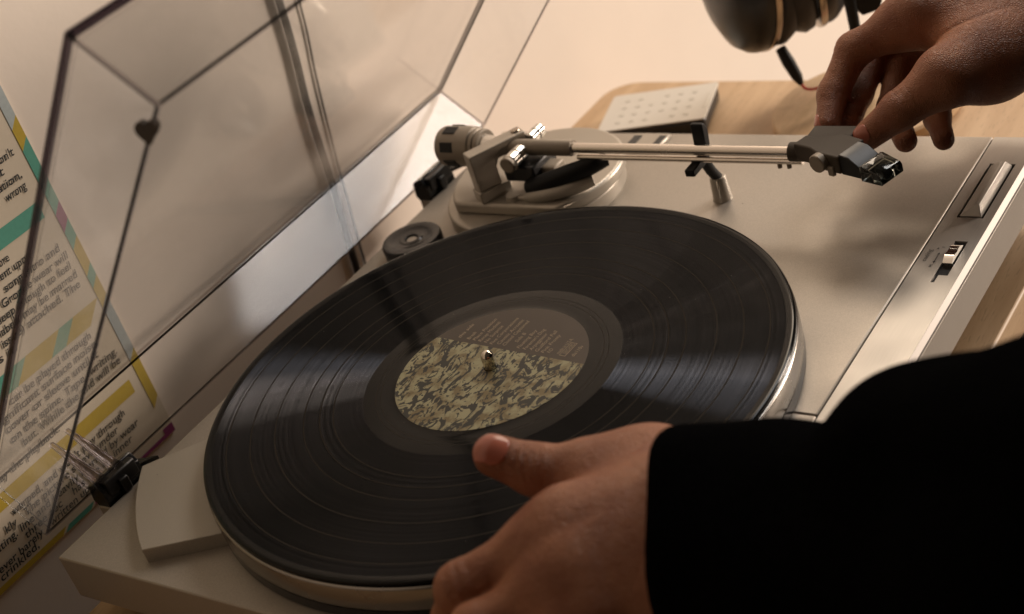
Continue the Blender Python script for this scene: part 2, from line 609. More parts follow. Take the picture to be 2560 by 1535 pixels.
def vinyl_mat():
    m = bpy.data.materials.new("black_vinyl")
    m.use_nodes = True
    nt = m.node_tree
    L = nt.links.new
    b = nt.nodes["Principled BSDF"]
    out = nt.nodes["Material Output"]
    tc = add(nt, "ShaderNodeTexCoord")
    sx = add(nt, "ShaderNodeSeparateXYZ")
    L(tc.outputs["Object"], sx.inputs[0])
    cx = add(nt, "ShaderNodeCombineXYZ")
    L(sx.outputs[0], cx.inputs[0])
    L(sx.outputs[1], cx.inputs[1])
    ln = add(nt, "ShaderNodeVectorMath", operation='LENGTH')
    L(cx.outputs[0], ln.inputs[0])
    rad = ln.outputs["Value"]

    def band(lo, hi, soft=0.0003):
        a = add(nt, "ShaderNodeMapRange", interpolation_type='SMOOTHSTEP')
        a.inputs["From Min"].default_value = lo - soft
        a.inputs["From Max"].default_value = lo + soft
        L(rad, a.inputs[0])
        c = add(nt, "ShaderNodeMapRange", interpolation_type='SMOOTHSTEP')
        c.inputs["From Min"].default_value = hi - soft
        c.inputs["From Max"].default_value = hi + soft
        c.inputs["To Min"].default_value = 1
        c.inputs["To Max"].default_value = 0
        L(rad, c.inputs[0])
        mu = add(nt, "ShaderNodeMath", operation='MULTIPLY')
        L(a.outputs[0], mu.inputs[0])
        L(c.outputs[0], mu.inputs[1])
        return mu.outputs[0]

    grooves = band(0.0668, 0.1460)
    gaps = None
    for r in (0.0824, 0.0895, 0.0980, 0.1130, 0.1260, 0.1385):
        g = band(r - 0.00033, r + 0.00033, 0.00018)
        if gaps is None:
            gaps = g
        else:
            ad = add(nt, "ShaderNodeMath", operation='ADD')
            L(gaps, ad.inputs[0])
            L(g, ad.inputs[1])
            gaps = ad.outputs[0]
    for r in (0.0575, 0.0600):
        g = band(r - 0.00018, r + 0.00018, 0.00012)
        ad = add(nt, "ShaderNodeMath", operation='ADD')
        L(gaps, ad.inputs[0])
        L(g, ad.inputs[1])
        gaps = ad.outputs[0]
    # groove loudness: a noise that only depends on the radius
    cr = add(nt, "ShaderNodeCombineXYZ")
    L(rad, cr.inputs[0])
    n1 = add(nt, "ShaderNodeTexNoise")
    n1.inputs["Scale"].default_value = 650
    n1.inputs["Detail"].default_value = 5
    n1.inputs["Roughness"].default_value = 0.75
    L(cr.outputs[0], n1.inputs["Vector"])
    mr = add(nt, "ShaderNodeMapRange")
    mr.inputs["From Min"].default_value = 0.36
    mr.inputs["From Max"].default_value = 0.64
    mr.inputs["To Min"].default_value = 0.10
    mr.inputs["To Max"].default_value = 1.0
    L(n1.outputs["Fac"], mr.inputs[0])
    # base body
    b.inputs["Base Color"].default_value = (0.0022, 0.0027, 0.0027, 1)
    b.inputs["Roughness"].default_value = 0.10
    b.inputs["Specular IOR Level"].default_value = 0.62
    sp = add(nt, "ShaderNodeMapRange")
    sp.inputs["To Min"].default_value = 0.20
    sp.inputs["To Max"].default_value = 0.03
    L(grooves, sp.inputs[0])
    L(sp.outputs[0], b.inputs["Specular IOR Level"])
    # faint dust
    nd = add(nt, "ShaderNodeTexNoise")
    nd.inputs["Scale"].default_value = 60
    nd.inputs["Detail"].default_value = 9
    L(tc.outputs["Object"], nd.inputs["Vector"])
    rr = add(nt, "ShaderNodeMapRange")
    rr.inputs["From Min"].default_value = 0.35
    rr.inputs["From Max"].default_value = 0.7
    rr.inputs["To Min"].default_value = 0.085
    rr.inputs["To Max"].default_value = 0.14
    L(nd.outputs["Fac"], rr.inputs[0])
    L(rr.outputs[0], b.inputs["Roughness"])
    # anisotropic sheen of the grooves
    # the two slopes of the V-shaped grooves, leaning outwards and inwards
    tg = add(nt, "ShaderNodeTangent", direction_type='RADIAL', axis='Z')
    nr = add(nt, "ShaderNodeVectorMath", operation='NORMALIZE')
    L(cx.outputs[0], nr.inputs[0])
    slopes = []
    for sg in (0.66, -0.66):
        scl = add(nt, "ShaderNodeVectorMath", operation='SCALE')
        L(nr.outputs[0], scl.inputs[0])
        scl.inputs["Scale"].default_value = sg
        ad2 = add(nt, "ShaderNodeVectorMath", operation='ADD')
        L(scl.outputs[0], ad2.inputs[0])
        ad2.inputs[1].default_value = (0, 0, 1)
        nn = add(nt, "ShaderNodeVectorMath", operation='NORMALIZE')
        L(ad2.outputs[0], nn.inputs[0])
        a_ = add(nt, "ShaderNodeBsdfAnisotropic")
        a_.inputs["Color"].default_value = (0.125, 0.128, 0.145, 1)
        a_.inputs["Roughness"].default_value = 0.165
        a_.inputs["Anisotropy"].default_value = 0.80
        L(tg.outputs[0], a_.inputs["Tangent"])
        L(nn.outputs[0], a_.inputs["Normal"])
        slopes.append(a_)
    an = add(nt, "ShaderNodeMixShader")
    an.inputs[0].default_value = 0.5
    L(slopes[0].outputs[0], an.inputs[1])
    L(slopes[1].outputs[0], an.inputs[2])
    w = add(nt, "ShaderNodeMath", operation='MULTIPLY')
    L(grooves, w.inputs[0])
    L(mr.outputs[0], w.inputs[1])
    inv = add(nt, "ShaderNodeMath", operation='SUBTRACT', use_clamp=True)
    inv.inputs[0].default_value = 1
    L(gaps, inv.inputs[1])
    w2 = add(nt, "ShaderNodeMath", operation='MULTIPLY')
    L(w.outputs[0], w2.inputs[0])
    L(inv.outputs[0], w2.inputs[1])
    w3 = add(nt, "ShaderNodeMath", operation='MULTIPLY')
    L(w2.outputs[0], w3.inputs[0])
    w3.inputs[1].default_value = 0.30
    mx = add(nt, "ShaderNodeMixShader")
    L(w3.outputs[0], mx.inputs[0])
    L(b.outputs[0], mx.inputs[1])
    L(an.outputs[0], mx.inputs[2])
    # a little dust lying on the disc
    du = add(nt, "ShaderNodeTexVoronoi")
    du.inputs["Scale"].default_value = 230
    L(tc.outputs["Object"], du.inputs["Vector"])
    dm = add(nt, "ShaderNodeMath", operation='LESS_THAN')
    L(du.outputs["Distance"], dm.inputs[0])
    dm.inputs[1].default_value = 0.045
    dc_ = add(nt, "ShaderNodeSeparateColor")
    L(du.outputs["Color"], dc_.inputs[0])
    dg = add(nt, "ShaderNodeMath", operation='GREATER_THAN')
    L(dc_.outputs[0], dg.inputs[0])
    dg.inputs[1].default_value = 0.93
    dmul = add(nt, "ShaderNodeMath", operation='MULTIPLY')
    L(dm.outputs[0], dmul.inputs[0])
    L(dg.outputs[0], dmul.inputs[1])
    dd = add(nt, "ShaderNodeBsdfDiffuse")
    dd.inputs["Color"].default_value = (0.20, 0.18, 0.16, 1)
    md = add(nt, "ShaderNodeMixShader")
    L(dmul.outputs[0], md.inputs[0])
    L(mx.outputs[0], md.inputs[1])
    L(dd.outputs[0], md.inputs[2])
    mx = md
    # sheen of the smooth rings between the tracks, painted as a paler brown
    gm = add(nt, "ShaderNodeBsdfDiffuse")
    gm.inputs["Color"].default_value = (0.052, 0.045, 0.037, 1)
    gw = add(nt, "ShaderNodeMath", operation='MULTIPLY', use_clamp=True)
    L(gaps, gw.inputs[0])
    gw.inputs[1].default_value = 0.8
    mg = add(nt, "ShaderNodeMixShader")
    L(gw.outputs[0], mg.inputs[0])
    L(mx.outputs[0], mg.inputs[1])
    L(gm.outputs[0], mg.inputs[2])
    L(mg.outputs[0], out.inputs["Surface"])
    return m


M_VINYL = vinyl_mat()


def label_mat():
    """printed paper: one plain dark half, one half of cream paper with dark ink blots"""
    m, nt, b = new_mat("record_label_print")
    L = nt.links.new
    tc = add(nt, "ShaderNodeTexCoord")
    mp = add(nt, "ShaderNodeMapping")
    mp.inputs["Rotation"].default_value = (0, 0, R_(40))
    mp.inputs["Scale"].default_value = (70, 132, 100)
    L(tc.outputs["Object"], mp.inputs[0])
    n = add(nt, "ShaderNodeTexNoise")
    n.inputs["Scale"].default_value = 1.0
    n.inputs["Detail"].default_value = 3.5
    n.inputs["Roughness"].default_value = 0.62
    n.inputs["Distortion"].default_value = 2.2
    L(mp.outputs[0], n.inputs["Vector"])
    blot = add(nt, "ShaderNodeMapRange", interpolation_type='SMOOTHSTEP')
    blot.inputs["From Min"].default_value = 0.515
    blot.inputs["From Max"].default_value = 0.530
    L(n.outputs["Fac"], blot.inputs[0])
    n2 = add(nt, "ShaderNodeTexNoise")
    n2.inputs["Scale"].default_value = 420
    n2.inputs["Detail"].default_value = 4
    L(tc.outputs["Object"], n2.inputs["Vector"])
    speck = add(nt, "ShaderNodeMapRange", interpolation_type='SMOOTHSTEP')
    speck.inputs["From Min"].default_value = 0.62
    speck.inputs["From Max"].default_value = 0.67
    L(n2.outputs["Fac"], speck.inputs[0])
    n3 = add(nt, "ShaderNodeTexNoise")
    n3.inputs["Scale"].default_value = 130
    n3.inputs["Detail"].default_value = 5
    L(tc.outputs["Object"], n3.inputs["Vector"])
    cream = add(nt, "ShaderNodeValToRGB")
    cream.color_ramp.elements[0].position = 0.40
    cream.color_ramp.elements[0].color = (0.20, 0.155, 0.075, 1)
    cream.color_ramp.elements[1].position = 0.56
    cream.color_ramp.elements[1].color = (0.375, 0.35, 0.21, 1)
    L(n3.outputs["Fac"], cream.inputs[0])
    mxx = add(nt, "ShaderNodeMath", operation='MAXIMUM')
    L(blot.outputs[0], mxx.inputs[0])
    L(speck.outputs[0], mxx.inputs[1])
    mix = add(nt, "ShaderNodeMixRGB")
    L(mxx.outputs[0], mix.inputs[0])
    L(cream.outputs[0], mix.inputs[1])
    mix.inputs[2].default_value = (0.030, 0.031, 0.026, 1)
    # straight border between the halves
    dt = add(nt, "ShaderNodeVectorMath", operation='DOT_PRODUCT')
    dt.inputs[1].default_value = (0.9966, -0.0818, 0)
    L(tc.outputs["Object"], dt.inputs[0])
    hf = add(nt, "ShaderNodeMath", operation='GREATER_THAN')
    hf.inputs[1].default_value = 0.0141
    L(dt.outputs["Value"], hf.inputs[0])
    mix2 = add(nt, "ShaderNodeMixRGB")
    L(hf.outputs[0], mix2.inputs[0])
    L(mix.outputs[0], mix2.inputs[1])
    mix2.inputs[2].default_value = (0.066, 0.050, 0.037, 1)
    L(mix2.outputs[0], b.inputs["Base Color"])
    b.inputs["Roughness"].default_value = 0.42
    b.inputs["Specular IOR Level"].default_value = 0.4
    return m


M_LABEL = label_mat()


def skin_mat():
    m, nt, b = new_mat("skin")
    L = nt.links.new
    tc = add(nt, "ShaderNodeTexCoord")
    n = add(nt, "ShaderNodeTexNoise")
    n.inputs["Scale"].default_value = 55
    n.inputs["Detail"].default_value = 6
    L(tc.outputs["Object"], n.inputs["Vector"])
    cr = add(nt, "ShaderNodeValToRGB")
    cr.color_ramp.elements[0].position = 0.3
    cr.color_ramp.elements[0].color = (0.235, 0.074, 0.030, 1)
    cr.color_ramp.elements[1].position = 0.72
    cr.color_ramp.elements[1].color = (0.385, 0.160, 0.080, 1)
    L(n.outputs["Fac"], cr.inputs[0])
    L(cr.outputs[0], b.inputs["Base Color"])
    b.inputs["Roughness"].default_value = 0.47
    b.inputs["Specular IOR Level"].default_value = 0.45
    b.inputs["Subsurface Weight"].default_value = 0.22
    b.inputs["Subsurface Radius"].default_value = (0.9, 0.3, 0.18)
    b.inputs["Subsurface Scale"].default_value = 0.005
    v = add(nt, "ShaderNodeTexVoronoi")
    v.inputs["Scale"].default_value = 900
    v.feature = 'DISTANCE_TO_EDGE'
    L(tc.outputs["Object"], v.inputs["Vector"])
    n2 = add(nt, "ShaderNodeTexNoise")
    n2.inputs["Scale"].default_value = 260
    n2.inputs["Detail"].default_value = 5
    L(tc.outputs["Object"], n2.inputs["Vector"])
    ad = add(nt, "ShaderNodeMath", operation='ADD')
    L(v.outputs["Distance"], ad.inputs[0])
    L(n2.outputs["Fac"], ad.inputs[1])
    bp = add(nt, "ShaderNodeBump")
    bp.inputs["Strength"].default_value = 0.75
    bp.inputs["Distance"].default_value = 0.0009
    L(ad.outputs[0], bp.inputs["Height"])
    L(bp.outputs[0], b.inputs["Normal"])
    return m


M_SKIN = skin_mat()
M_NAIL = mat("fingernail", (0.46, 0.15, 0.10), 0.2, rvar=0.04)
M_CLOTH = mat("black_knit", (0.0032, 0.0032, 0.0034), 1.0, spec=0.0, bump=0.5, bscale=700, noise=0.25, nscale=500)

# ------------------------------------------------------------------ setting
ZT = -0.068          # top of the sideboard
ZD = -0.0219         # top of the turntable deck
WALL_Y = 0.234
o = mesh_obj("wall", [(-4, WALL_Y, -0.75), (4, WALL_Y, -0.75), (4, WALL_Y, 1.9), (-4, WALL_Y, 1.9),
                      (-4, WALL_Y + .1, -0.75), (4, WALL_Y + .1, -0.75), (4, WALL_Y + .1, 1.9), (-4, WALL_Y + .1, 1.9)],
             [(0, 1, 2, 3), (5, 4, 7, 6), (3, 2, 6, 7), (0, 4, 5, 1), (0, 3, 7, 4), (1, 5, 6, 2)], M_WALL, smooth=False)
o["kind"] = "structure"
o = box("floor", -4, 4, -4, WALL_Y - 0.001, -0.80, -0.75, M_FLOOR)
o["kind"] = "structure"

sb = thing("sideboard", (0, 0, -0.75), "light oak sideboard with a rounded corner under the turntable", "sideboard")


def rounded_rect(x0, x1, y0, y1, r, n=8):
    pts = []
    for cx, cy, a0 in ((x1 - r, y1 - r, 0), (x0 + r, y1 - r, 90), (x0 + r, y0 + r, 180), (x1 - r, y0 + r, 270)):
        for i in range(n + 1):
            a = R_(a0 + 90 * i / n)
            pts.append((cx + r * math.cos(a), cy + r * math.sin(a)))
    return pts


prism("top_board", rounded_rect(-0.95, 0.426, -0.1965, 0.186, 0.024), ZT - 0.022, ZT, M_WOOD, sb, bevel=0.0015)
box("cabinet_body", -0.93, 0.405, -0.02, 0.17, -0.75, ZT - 0.0225, M_WOOD, sb, bevel=0.002)

# ------------------------------------------------------------------ poster on the wall
po = thing("wall_poster", (-0.15, WALL_Y - 0.001, -0.0535), "printed grading poster with coloured borders and black text, taped to the wall", "poster")
PX0, PX1, PZ0, PZ1 = -0.275, -0.0285, -0.0535, 0.335
yp = WALL_Y - 0.0012


def slab_xz(name, x0, x1, z0, z1, y0, y1, m, parent, **k):
    return box(name, x0, x1, y0, y1, z0, z1, m, parent, **k)


slab_xz("sheet", PX0, PX1, PZ0, PZ1, yp, WALL_Y - 0.0003, M_PAPER, po)


def strips(name, quads, m, parent, y):
    V, F = [], []
    for q in quads:
        n = len(V)
        V += [(x, y, z) for x, z in q]
        F.append(tuple(range(n, n + len(q))))
    return mesh_obj(name, V, F, m, parent, smooth=False)


def vb(z0, z1, k=0.003):      # right border segment with slanted ends
    xi, xo = -0.0347, -0.0287
    return [(xi, z0 - k), (xo, z0 + k), (xo, z1 + k), (xi, z1 - k)]


def hb(x0, x1, z0, z1, k=0.006):   # horizontal band segment
    return [(x0 - k, z0), (x1 - k, z0), (x1 + k, z1), (x0 + k, z1)]


yb = yp - 0.0003
for m_, segs in ((M_TEAL, [vb(0.1016, 0.1410), vb(0.0795, 0.0905), vb(0.0540, 0.0620), hb(-0.27, -0.041, 0.1015, 0.1112, 0.0),
                           hb(-0.118, -0.096, 0.0345, 0.0455), hb(-0.071, -0.060, 0.0345, 0.0455), hb(-0.118, -0.098, -0.0535, -0.0505, 0.002)]),
                 (M_YEL, [vb(0.1410, 0.1535), vb(0.0620, 0.0795), vb(0.0410, 0.0540), hb(-0.096, -0.071, 0.0345, 0.0455), hb(-0.060, -0.041, 0.0345, 0.0455),
                          hb(-0.262, -0.118, 0.0345, 0.0455), vb(-0.030, 0.004), hb(-0.27, -0.041, -0.0158, -0.0070, 0.0), hb(-0.26, -0.120, -0.0535, -0.0500, 0.002)]),
                 (M_BLUE, [vb(0.1535, 0.26), vb(0.004, 0.0410)]),
                 (M_PURP, [vb(0.0905, 0.1016), [(-0.096, -0.0533), (-0.0287, -0.0533), (-0.0287, -0.0475), (-0.0365, -0.0475), (-0.0365, -0.0508), (-0.096, -0.0515)]])):
    for q in segs:
        strips("border", [q], m_, po, yb)
lines = [("don't", -0.0398, 0.1394), ("it", -0.0501, 0.1338), ("ration,", -0.0420, 0.1270), ("wrong", -0.0423, 0.1207),
         ("more", -0.0712, 0.0943), ("went upon", -0.0598, 0.0880), ("song intro and", -0.0417, 0.0812), (". Groove wear will", -0.0392, 0.0749),
         ("deep enough to feel", -0.0405, 0.0690), ("labels may be marred", -0.0394, 0.0629), ("issue) attached. The", -0.0410, 0.0571), ("less it.", -0.0922, 0.0515),
         ("can be played through", -0.0498, 0.0287), ("significant surface noise,", -0.0480, 0.0229), ("cover or sleeve until it", -0.0510, 0.0171),
         ("on the spine. Tape, writing.", -0.0397, 0.0109), ("but. While the and will be", -0.0404, 0.0050), ("may the playback.", -0.0936, -0.0022),
         ("warped, and won't play through", -0.0536, -0.0225), ("kly   The picture sleeve under", -0.0620, -0.0279), ("ating. line and heavily marred by wear", -0.0484, -0.0333),
         ("three sec    has the LP inner", -0.0567, -0.0387), ("ever barely   written upon", -0.0880, -0.0437), (", crinkled,", -0.1373, -0.0480)]
texts("lettering", [(t, (xe, yb - 0.0003, z), (1, 0, 0), (0, 0, 1), 0.0065, len(t) * 0.00292, 'R', 0.16, 0.011) for t, xe, z in lines], M_INK, po, (0, 0, 0))

# ------------------------------------------------------------------ cables hanging on the wall
cb = tube("power_cable", [(0.128, 0.2145, -0.30), (0.1405, 0.2290, -0.14), (0.1491, 0.2305, -0.0586), (0.1565, 0.2305, 0.0), (0.1615, 0.2305, 0.0526), (0.1712, 0.2305, 0.1115),
                         (0.176, 0.2305, 0.20), (0.172, 0.2305, 0.36), (0.16, 0.2305, 0.60), (0.15, 0.2305, 0.9)], 0.0025, M_CABLE, None, n=10, origin=(0.15, WALL_Y, -0.06))
tag(cb, "thick black cable hanging on the wall behind the lid", "cable")
cb = tube("signal_cable", [(0.140, 0.228, -0.30), (0.1535, 0.2322, -0.13), (0.1597, 0.2325, -0.0602), (0.168, 0.2325, 0.0), (0.1795, 0.2325, 0.065), (0.1895, 0.2325, 0.1109),
                          (0.197, 0.2325, 0.19), (0.196, 0.2325, 0.34), (0.19, 0.2325, 0.60), (0.185, 0.2325, 0.9)], 0.0008, M_CABLE2, None, n=8, origin=(0.16, WALL_Y, -0.06))
tag(cb, "thin grey cable running beside the thick black one on the wall", "cable")

# ------------------------------------------------------------------ turntable
tt = thing("turntable", (0.055, -0.005, ZT), "silver turntable with open smoked lid and straight tonearm", "turntable")
XL, XR, YB, YG, YF = -0.1596, 0.2688, 0.1744, -0.1616, -0.1893
ZB = -0.0485
box("plinth", XL, 0.0193, YG + 0.0005, YB, ZB, ZD, M_DECK, tt, bevel=0.0009)
box("plinth", 0.0197, XR, YG + 0.0005, YB, ZB, ZD, M_DECK, tt, bevel=0.0009)
box("plinth_core", XL + 0.004, XR - 0.004, YF + 0.006, YB - 0.004, ZB + 0.003, ZD - 0.0012, M_GAP, tt)
# control strip along the front: flat top, dark bevel, vertical front face; slot holes cut as frames
SX0, SX1 = XL, XR - 0.0006
BT = (0.1865, 0.2393, -0.1690, -0.1820)   # start button opening
CS = (0.1275, 0.1642, -0.1753, -0.1818)   # cueing slot opening
yt0, yt1 = YF, YG - 0.0005


def strip_piece(name, x0, x1, y0, y1):
    return box(name, x0, x1, y0, y1, ZD - 0.010, ZD, M_STRIP, tt)


def holed_plate(name, xs, ys, holes, z0, z1, m, parent):
    """flat plate on a grid of xs, ys with rectangular cells left open"""
    V, F = [], []
    idx = {}

    def vid(i, j, k):
        if (i, j, k) not in idx:
            idx[(i, j, k)] = len(V)
            V.append((xs[i], ys[j], (z0, z1)[k]))
        return idx[(i, j, k)]
    nx, ny = len(xs) - 1, len(ys) - 1
    solid = lambda i, j: 0 <= i < nx and 0 <= j < ny and (i, j) not in holes
    for i in range(nx):
        for j in range(ny):
            if not solid(i, j):
                continue
            F.append((vid(i, j, 1), vid(i + 1, j, 1), vid(i + 1, j + 1, 1), vid(i, j + 1, 1)))
            F.append((vid(i, j, 0), vid(i, j + 1, 0), vid(i + 1, j + 1, 0), vid(i + 1, j, 0)))
            if not solid(i - 1, j):
                F.append((vid(i, j, 0), vid(i, j, 1), vid(i, j + 1, 1), vid(i, j + 1, 0)))
            if not solid(i + 1, j):
                F.append((vid(i + 1, j, 0), vid(i + 1, j + 1, 0), vid(i + 1, j + 1, 1), vid(i + 1, j, 1)))
            if not solid(i, j - 1):
                F.append((vid(i, j, 0), vid(i + 1, j, 0), vid(i + 1, j, 1), vid(i, j, 1)))
            if not solid(i, j + 1):
                F.append((vid(i, j + 1, 0), vid(i, j + 1, 1), vid(i + 1, j + 1, 1), vid(i + 1, j + 1, 0)))
    return mesh_obj(name, V, F, m, parent, smooth=False)


xs = [SX0, CS[0], 0.1337, CS[1], BT[0] - 0.0006, BT[1] + 0.0006, SX1]
ys = [YF + 0.0022, BT[3] - 0.0004, CS[3], -0.1772, CS[2], BT[2] + 0.0004, yt1]
holes = {(4, j) for j in (1, 2, 3, 4)} | {(2, 2), (2, 3), (1, 3)}
holed_plate("control_strip", xs, ys, holes, ZD - 0.004, ZD, M_STRIP, tt)
mesh_obj("strip_bevel", [(SX0, YF + 0.0021, ZD), (SX1, YF + 0.0021, ZD), (SX1 - 0.002, YF, ZD - 0.0022), (SX0, YF, ZD - 0.0022),
                         (SX0, YF + 0.0021, ZD - 0.004), (SX1, YF + 0.0021, ZD - 0.004), (SX1 - 0.002, YF, ZD - 0.004), (SX0, YF, ZD - 0.004)],
         [(0, 3, 2, 1), (4, 5, 6, 7), (3, 7, 6, 2), (0, 1, 5, 4), (1, 2, 6, 5), (0, 4, 7, 3)], M_BEVEL, tt, smooth=False)
box("front_face", SX0, SX1 - 0.002, YF + 0.0002, YF + 0.006, ZB, ZD - 0.0042, M_DECK, tt, bevel=0.0006)
box("strip_well", SX0 + 0.25, SX1 - 0.01, YF + 0.0065, YG - 0.002, ZD - 0.013, ZD - 0.009, M_GAP, tt)

# start button: long bar with sloping ends and sides
bx0, bx1, by0, by1 = BT[0] + 0.0008, BT[1] - 0.0008, BT[3] + 0.0012, BT[2] - 0.0008
ztop = ZD + 0.0048
prof = [(bx0, by0, ZD - 0.006), (bx1, by0, ZD - 0.006), (bx1, by1, ZD - 0.006), (bx0, by1, ZD - 0.006),
        (bx0, by0, ZD + 0.0002), (bx1, by0, ZD + 0.0002), (bx1, by1, ZD + 0.0002), (bx0, by1, ZD + 0.0002),
        (bx0 + 0.004, by0 + 0.0016, ztop), (bx1 - 0.004, by0 + 0.0016, ztop), (bx1 - 0.004, by0 + 0.0038, ztop), (bx0 + 0.004, by0 + 0.0038, ztop)]
mesh_obj("start_button", prof, [(3, 2, 1, 0), (0, 1, 5, 4), (1, 2, 6, 5), (2, 3, 7, 6), (3, 0, 4, 7), (4, 5, 9, 8), (5, 6, 10, 9), (6, 7, 11, 10), (7, 4, 8, 11), (8, 9, 10, 11)],
         M_STRIP, tt, bevel=0.0003)
# cueing slider: curved thumb piece
cp = []
for i in range(9):
    t = i / 8
    x = 0.1425 + 0.0165 * t
    z = ZD - 0.0005 + 0.0048 * math.sin(math.pi * (0.12 + 0.76 * t)) - 0.0016 * math.sin(math.pi * t) ** 8
    cp.append((x, z))
V = [(x, y, z) for y in (-0.1812, -0.1763) for x, z in cp] + [(x, y, ZD - 0.006) for y in (-0.1812, -0.1763) for x, z in cp]
F = []
n = 9
for i in range(n - 1):
    F.append((i, i + 1, n + i + 1, n + i))
    F.append((2 * n + i, 2 * n + i + 1, i + 1, i))
    F.append((n + i, n + i + 1, 3 * n + i + 1, 3 * n + i))
F += [(0, n, 3 * n, 2 * n), (n - 1, 2 * n + n - 1, 3 * n + n - 1, 2 * n - 1)]
mesh_obj("cueing_slider", V, F, M_CHROME, tt, angle=50)
box("slider_plate", 0.1597, 0.1640, -0.1816, -0.1755, ZD - 0.003, ZD - 0.0008, M_BLACK, tt)
items = [("cueing", (0.1447, -0.1652, ZD), (1, 0.0, 0), (0, 1, 0), 0.0036, 0.0105, 'L', 0.0, 0.0)]
items[0] = ("cueing", (0.1445, -0.1668, ZD), (1, 0, 0), (0, 1, 0), 0.0038, 0.0108, 'L', 0.0, 0.0)
texts("lettering", items, M_PRINT, tt, (0, 0, 0.0002))


def tri(cx, cy, s, d):
    return [(cx - s * d, cy - s), (cx + s * d, cy), (cx - s * d, cy + s)]


V, F = [], []
for poly in ([(0.1448, -0.1713), (0.1517, -0.1713), (0.1517, -0.1709), (0.1448, -0.1709)], tri(0.1522, -0.1711, 0.0008, 1), tri(0.1443, -0.1711, 0.0008, -1),
             [(0.1560, -0.1685), (0.1575, -0.1692), (0.1560, -0.1699)], [(0.1577, -0.1706), (0.1581, -0.1706), (0.1581, -0.1722), (0.1577, -0.1722)],
             [(0.1402, -0.1697), (0.1418, -0.1705), (0.1402, -0.1713)], [(0.1418, -0.1698), (0.1421, -0.1698), (0.1421, -0.1714), (0.1418, -0.1714)]):
    k = len(V)
    V += [(x, y, ZD + 0.0002) for x, y in poly]
    F.append(tuple(range(k, k + len(poly))))
mesh_obj("symbol_print", V, F, M_PRINT, tt, smooth=False)["kind"] = "stuff"
for fx, fy in ((-0.125, 0.14), (0.235, 0.14), (-0.125, -0.155), (0.235, -0.155)):
    lathe("foot", [(0, ZB + 0.001), (0.017, ZB + 0.001), (0.017, ZT + 0.004), (0.015, ZT + 0.0002), (0, ZT + 0.0002)], M_RUBBER, tt, (fx, fy, 0), n=32)

# raised ring-shaped panel at the back left of the platter
a0, a1 = math.atan2(0.117, -0.148), math.atan2(0.1702, -0.0965)
out = [(0.1895 * math.cos(a), 0.1895 * math.sin(a)) for a in np.linspace(a0, a1, 20)]
out = [(x * (1 + 0.03 * i / 19), y * (1 + 0.03 * i / 19)) for i, (x, y) in enumerate(out)]
b0, b1 = math.atan2(0.0815, -0.129), math.atan2(0.1395, -0.0600)
inn = [(0.150 * math.cos(a), 0.150 * math.sin(a)) for a in np.linspace(b1, b0, 20)]
prism("raised_panel", (out + inn)[::-1], ZD - 0.001, -0.0139, M_PANEL, tt, bevel=0.0005)

# platter
pl = lathe("platter", [(0.004, -0.0035), (0.1470, -0.0035), (0.1480, -0.0028), (0.1502, -0.0028), (0.1510, -0.0034), (0.1512, -0.0042), (0.1514, -0.0100), (0.1513, -0.0148), (0.1506, -0.0160), (0.02, -0.0162), (0.004, -0.016)], M_RIM, tt, n=180, angle=40)
lathe("platter_skirt", [(0.10, -0.0163), (0.1508, -0.0163), (0.1512, -0.0212), (0.10, -0.0212)], M_GLOSSBLACK, tt, n=160, closed=True)
lathe("slip_mat", [(0.0045, -0.0034), (0.1465, -0.0034), (0.1465, -0.0021), (0.0045, -0.0021)], M_RUBBER, pl, n=128, closed=True)
lathe("spindle", [(0, -0.02), (0.00345, -0.02), (0.00345, 0.0062), (0.0030, 0.0080), (0.0019, 0.0092), (0.0008, 0.0097), (0, 0.0098)], M_SPINDLE, tt, n=32, angle=0)

# hinges at the back
for hx0, hx1, name in ((-0.1200, -0.0925, "hinge"), (0.1820, 0.2100, "hinge")):
    hg = prism(name, [(0.1755, -0.0290), (0.1825, -0.0290), (0.1885, -0.0210), (0.1870, -0.0110), (0.1805, -0.0085), (0.1760, -0.0140)], hx0, hx1, M_GLOSSBLACK, tt, bevel=0.0008,
               fr=((0, 0, 0), (0, 1, 0), (0, 0, 1), (1, 0, 0)))
    box("hinge_clip", hx0 + 0.003, hx1 - 0.003, 0.1748, 0.1800, -0.0190, -0.0095, M_BLACK, hg, bevel=0.0008)
    box("hinge_cap", hx0 + 0.010, hx1 - 0.012, 0.1722, 0.1780, -0.0215, -0.0130, M_BLACK, hg, bevel=0.0008)
    prism("hinge_fin", [(hx1 - 0.002, 0.1770), (hx1 + 0.0075, 0.1700), (hx1 + 0.001, 0.1840)], -0.0182, -0.0160, M_GLOSSBLACK, hg)
    box("hinge_mount", hx0 - 0.001, hx0 + 0.010, YB + 0.0003, 0.1850, -0.0340, -0.0235, M_DECK, hg, bevel=0.0006)

# dust cover: one hollow moulded shell, hinged open
TH = R_(46.84)
CY, CZ = 0.1860, -0.0163
LU, HW, TK = 0.3377, 0.0414, 0.0028
X0, X1 = -0.1537, 0.2664
ud = (-math.cos(TH), math.sin(TH))
wd = (math.sin(TH), math.cos(TH))


def cov(x, u, w):
    return (x, CY + u * ud[0] + w * wd[0], CZ + u * ud[1] + w * wd[1])


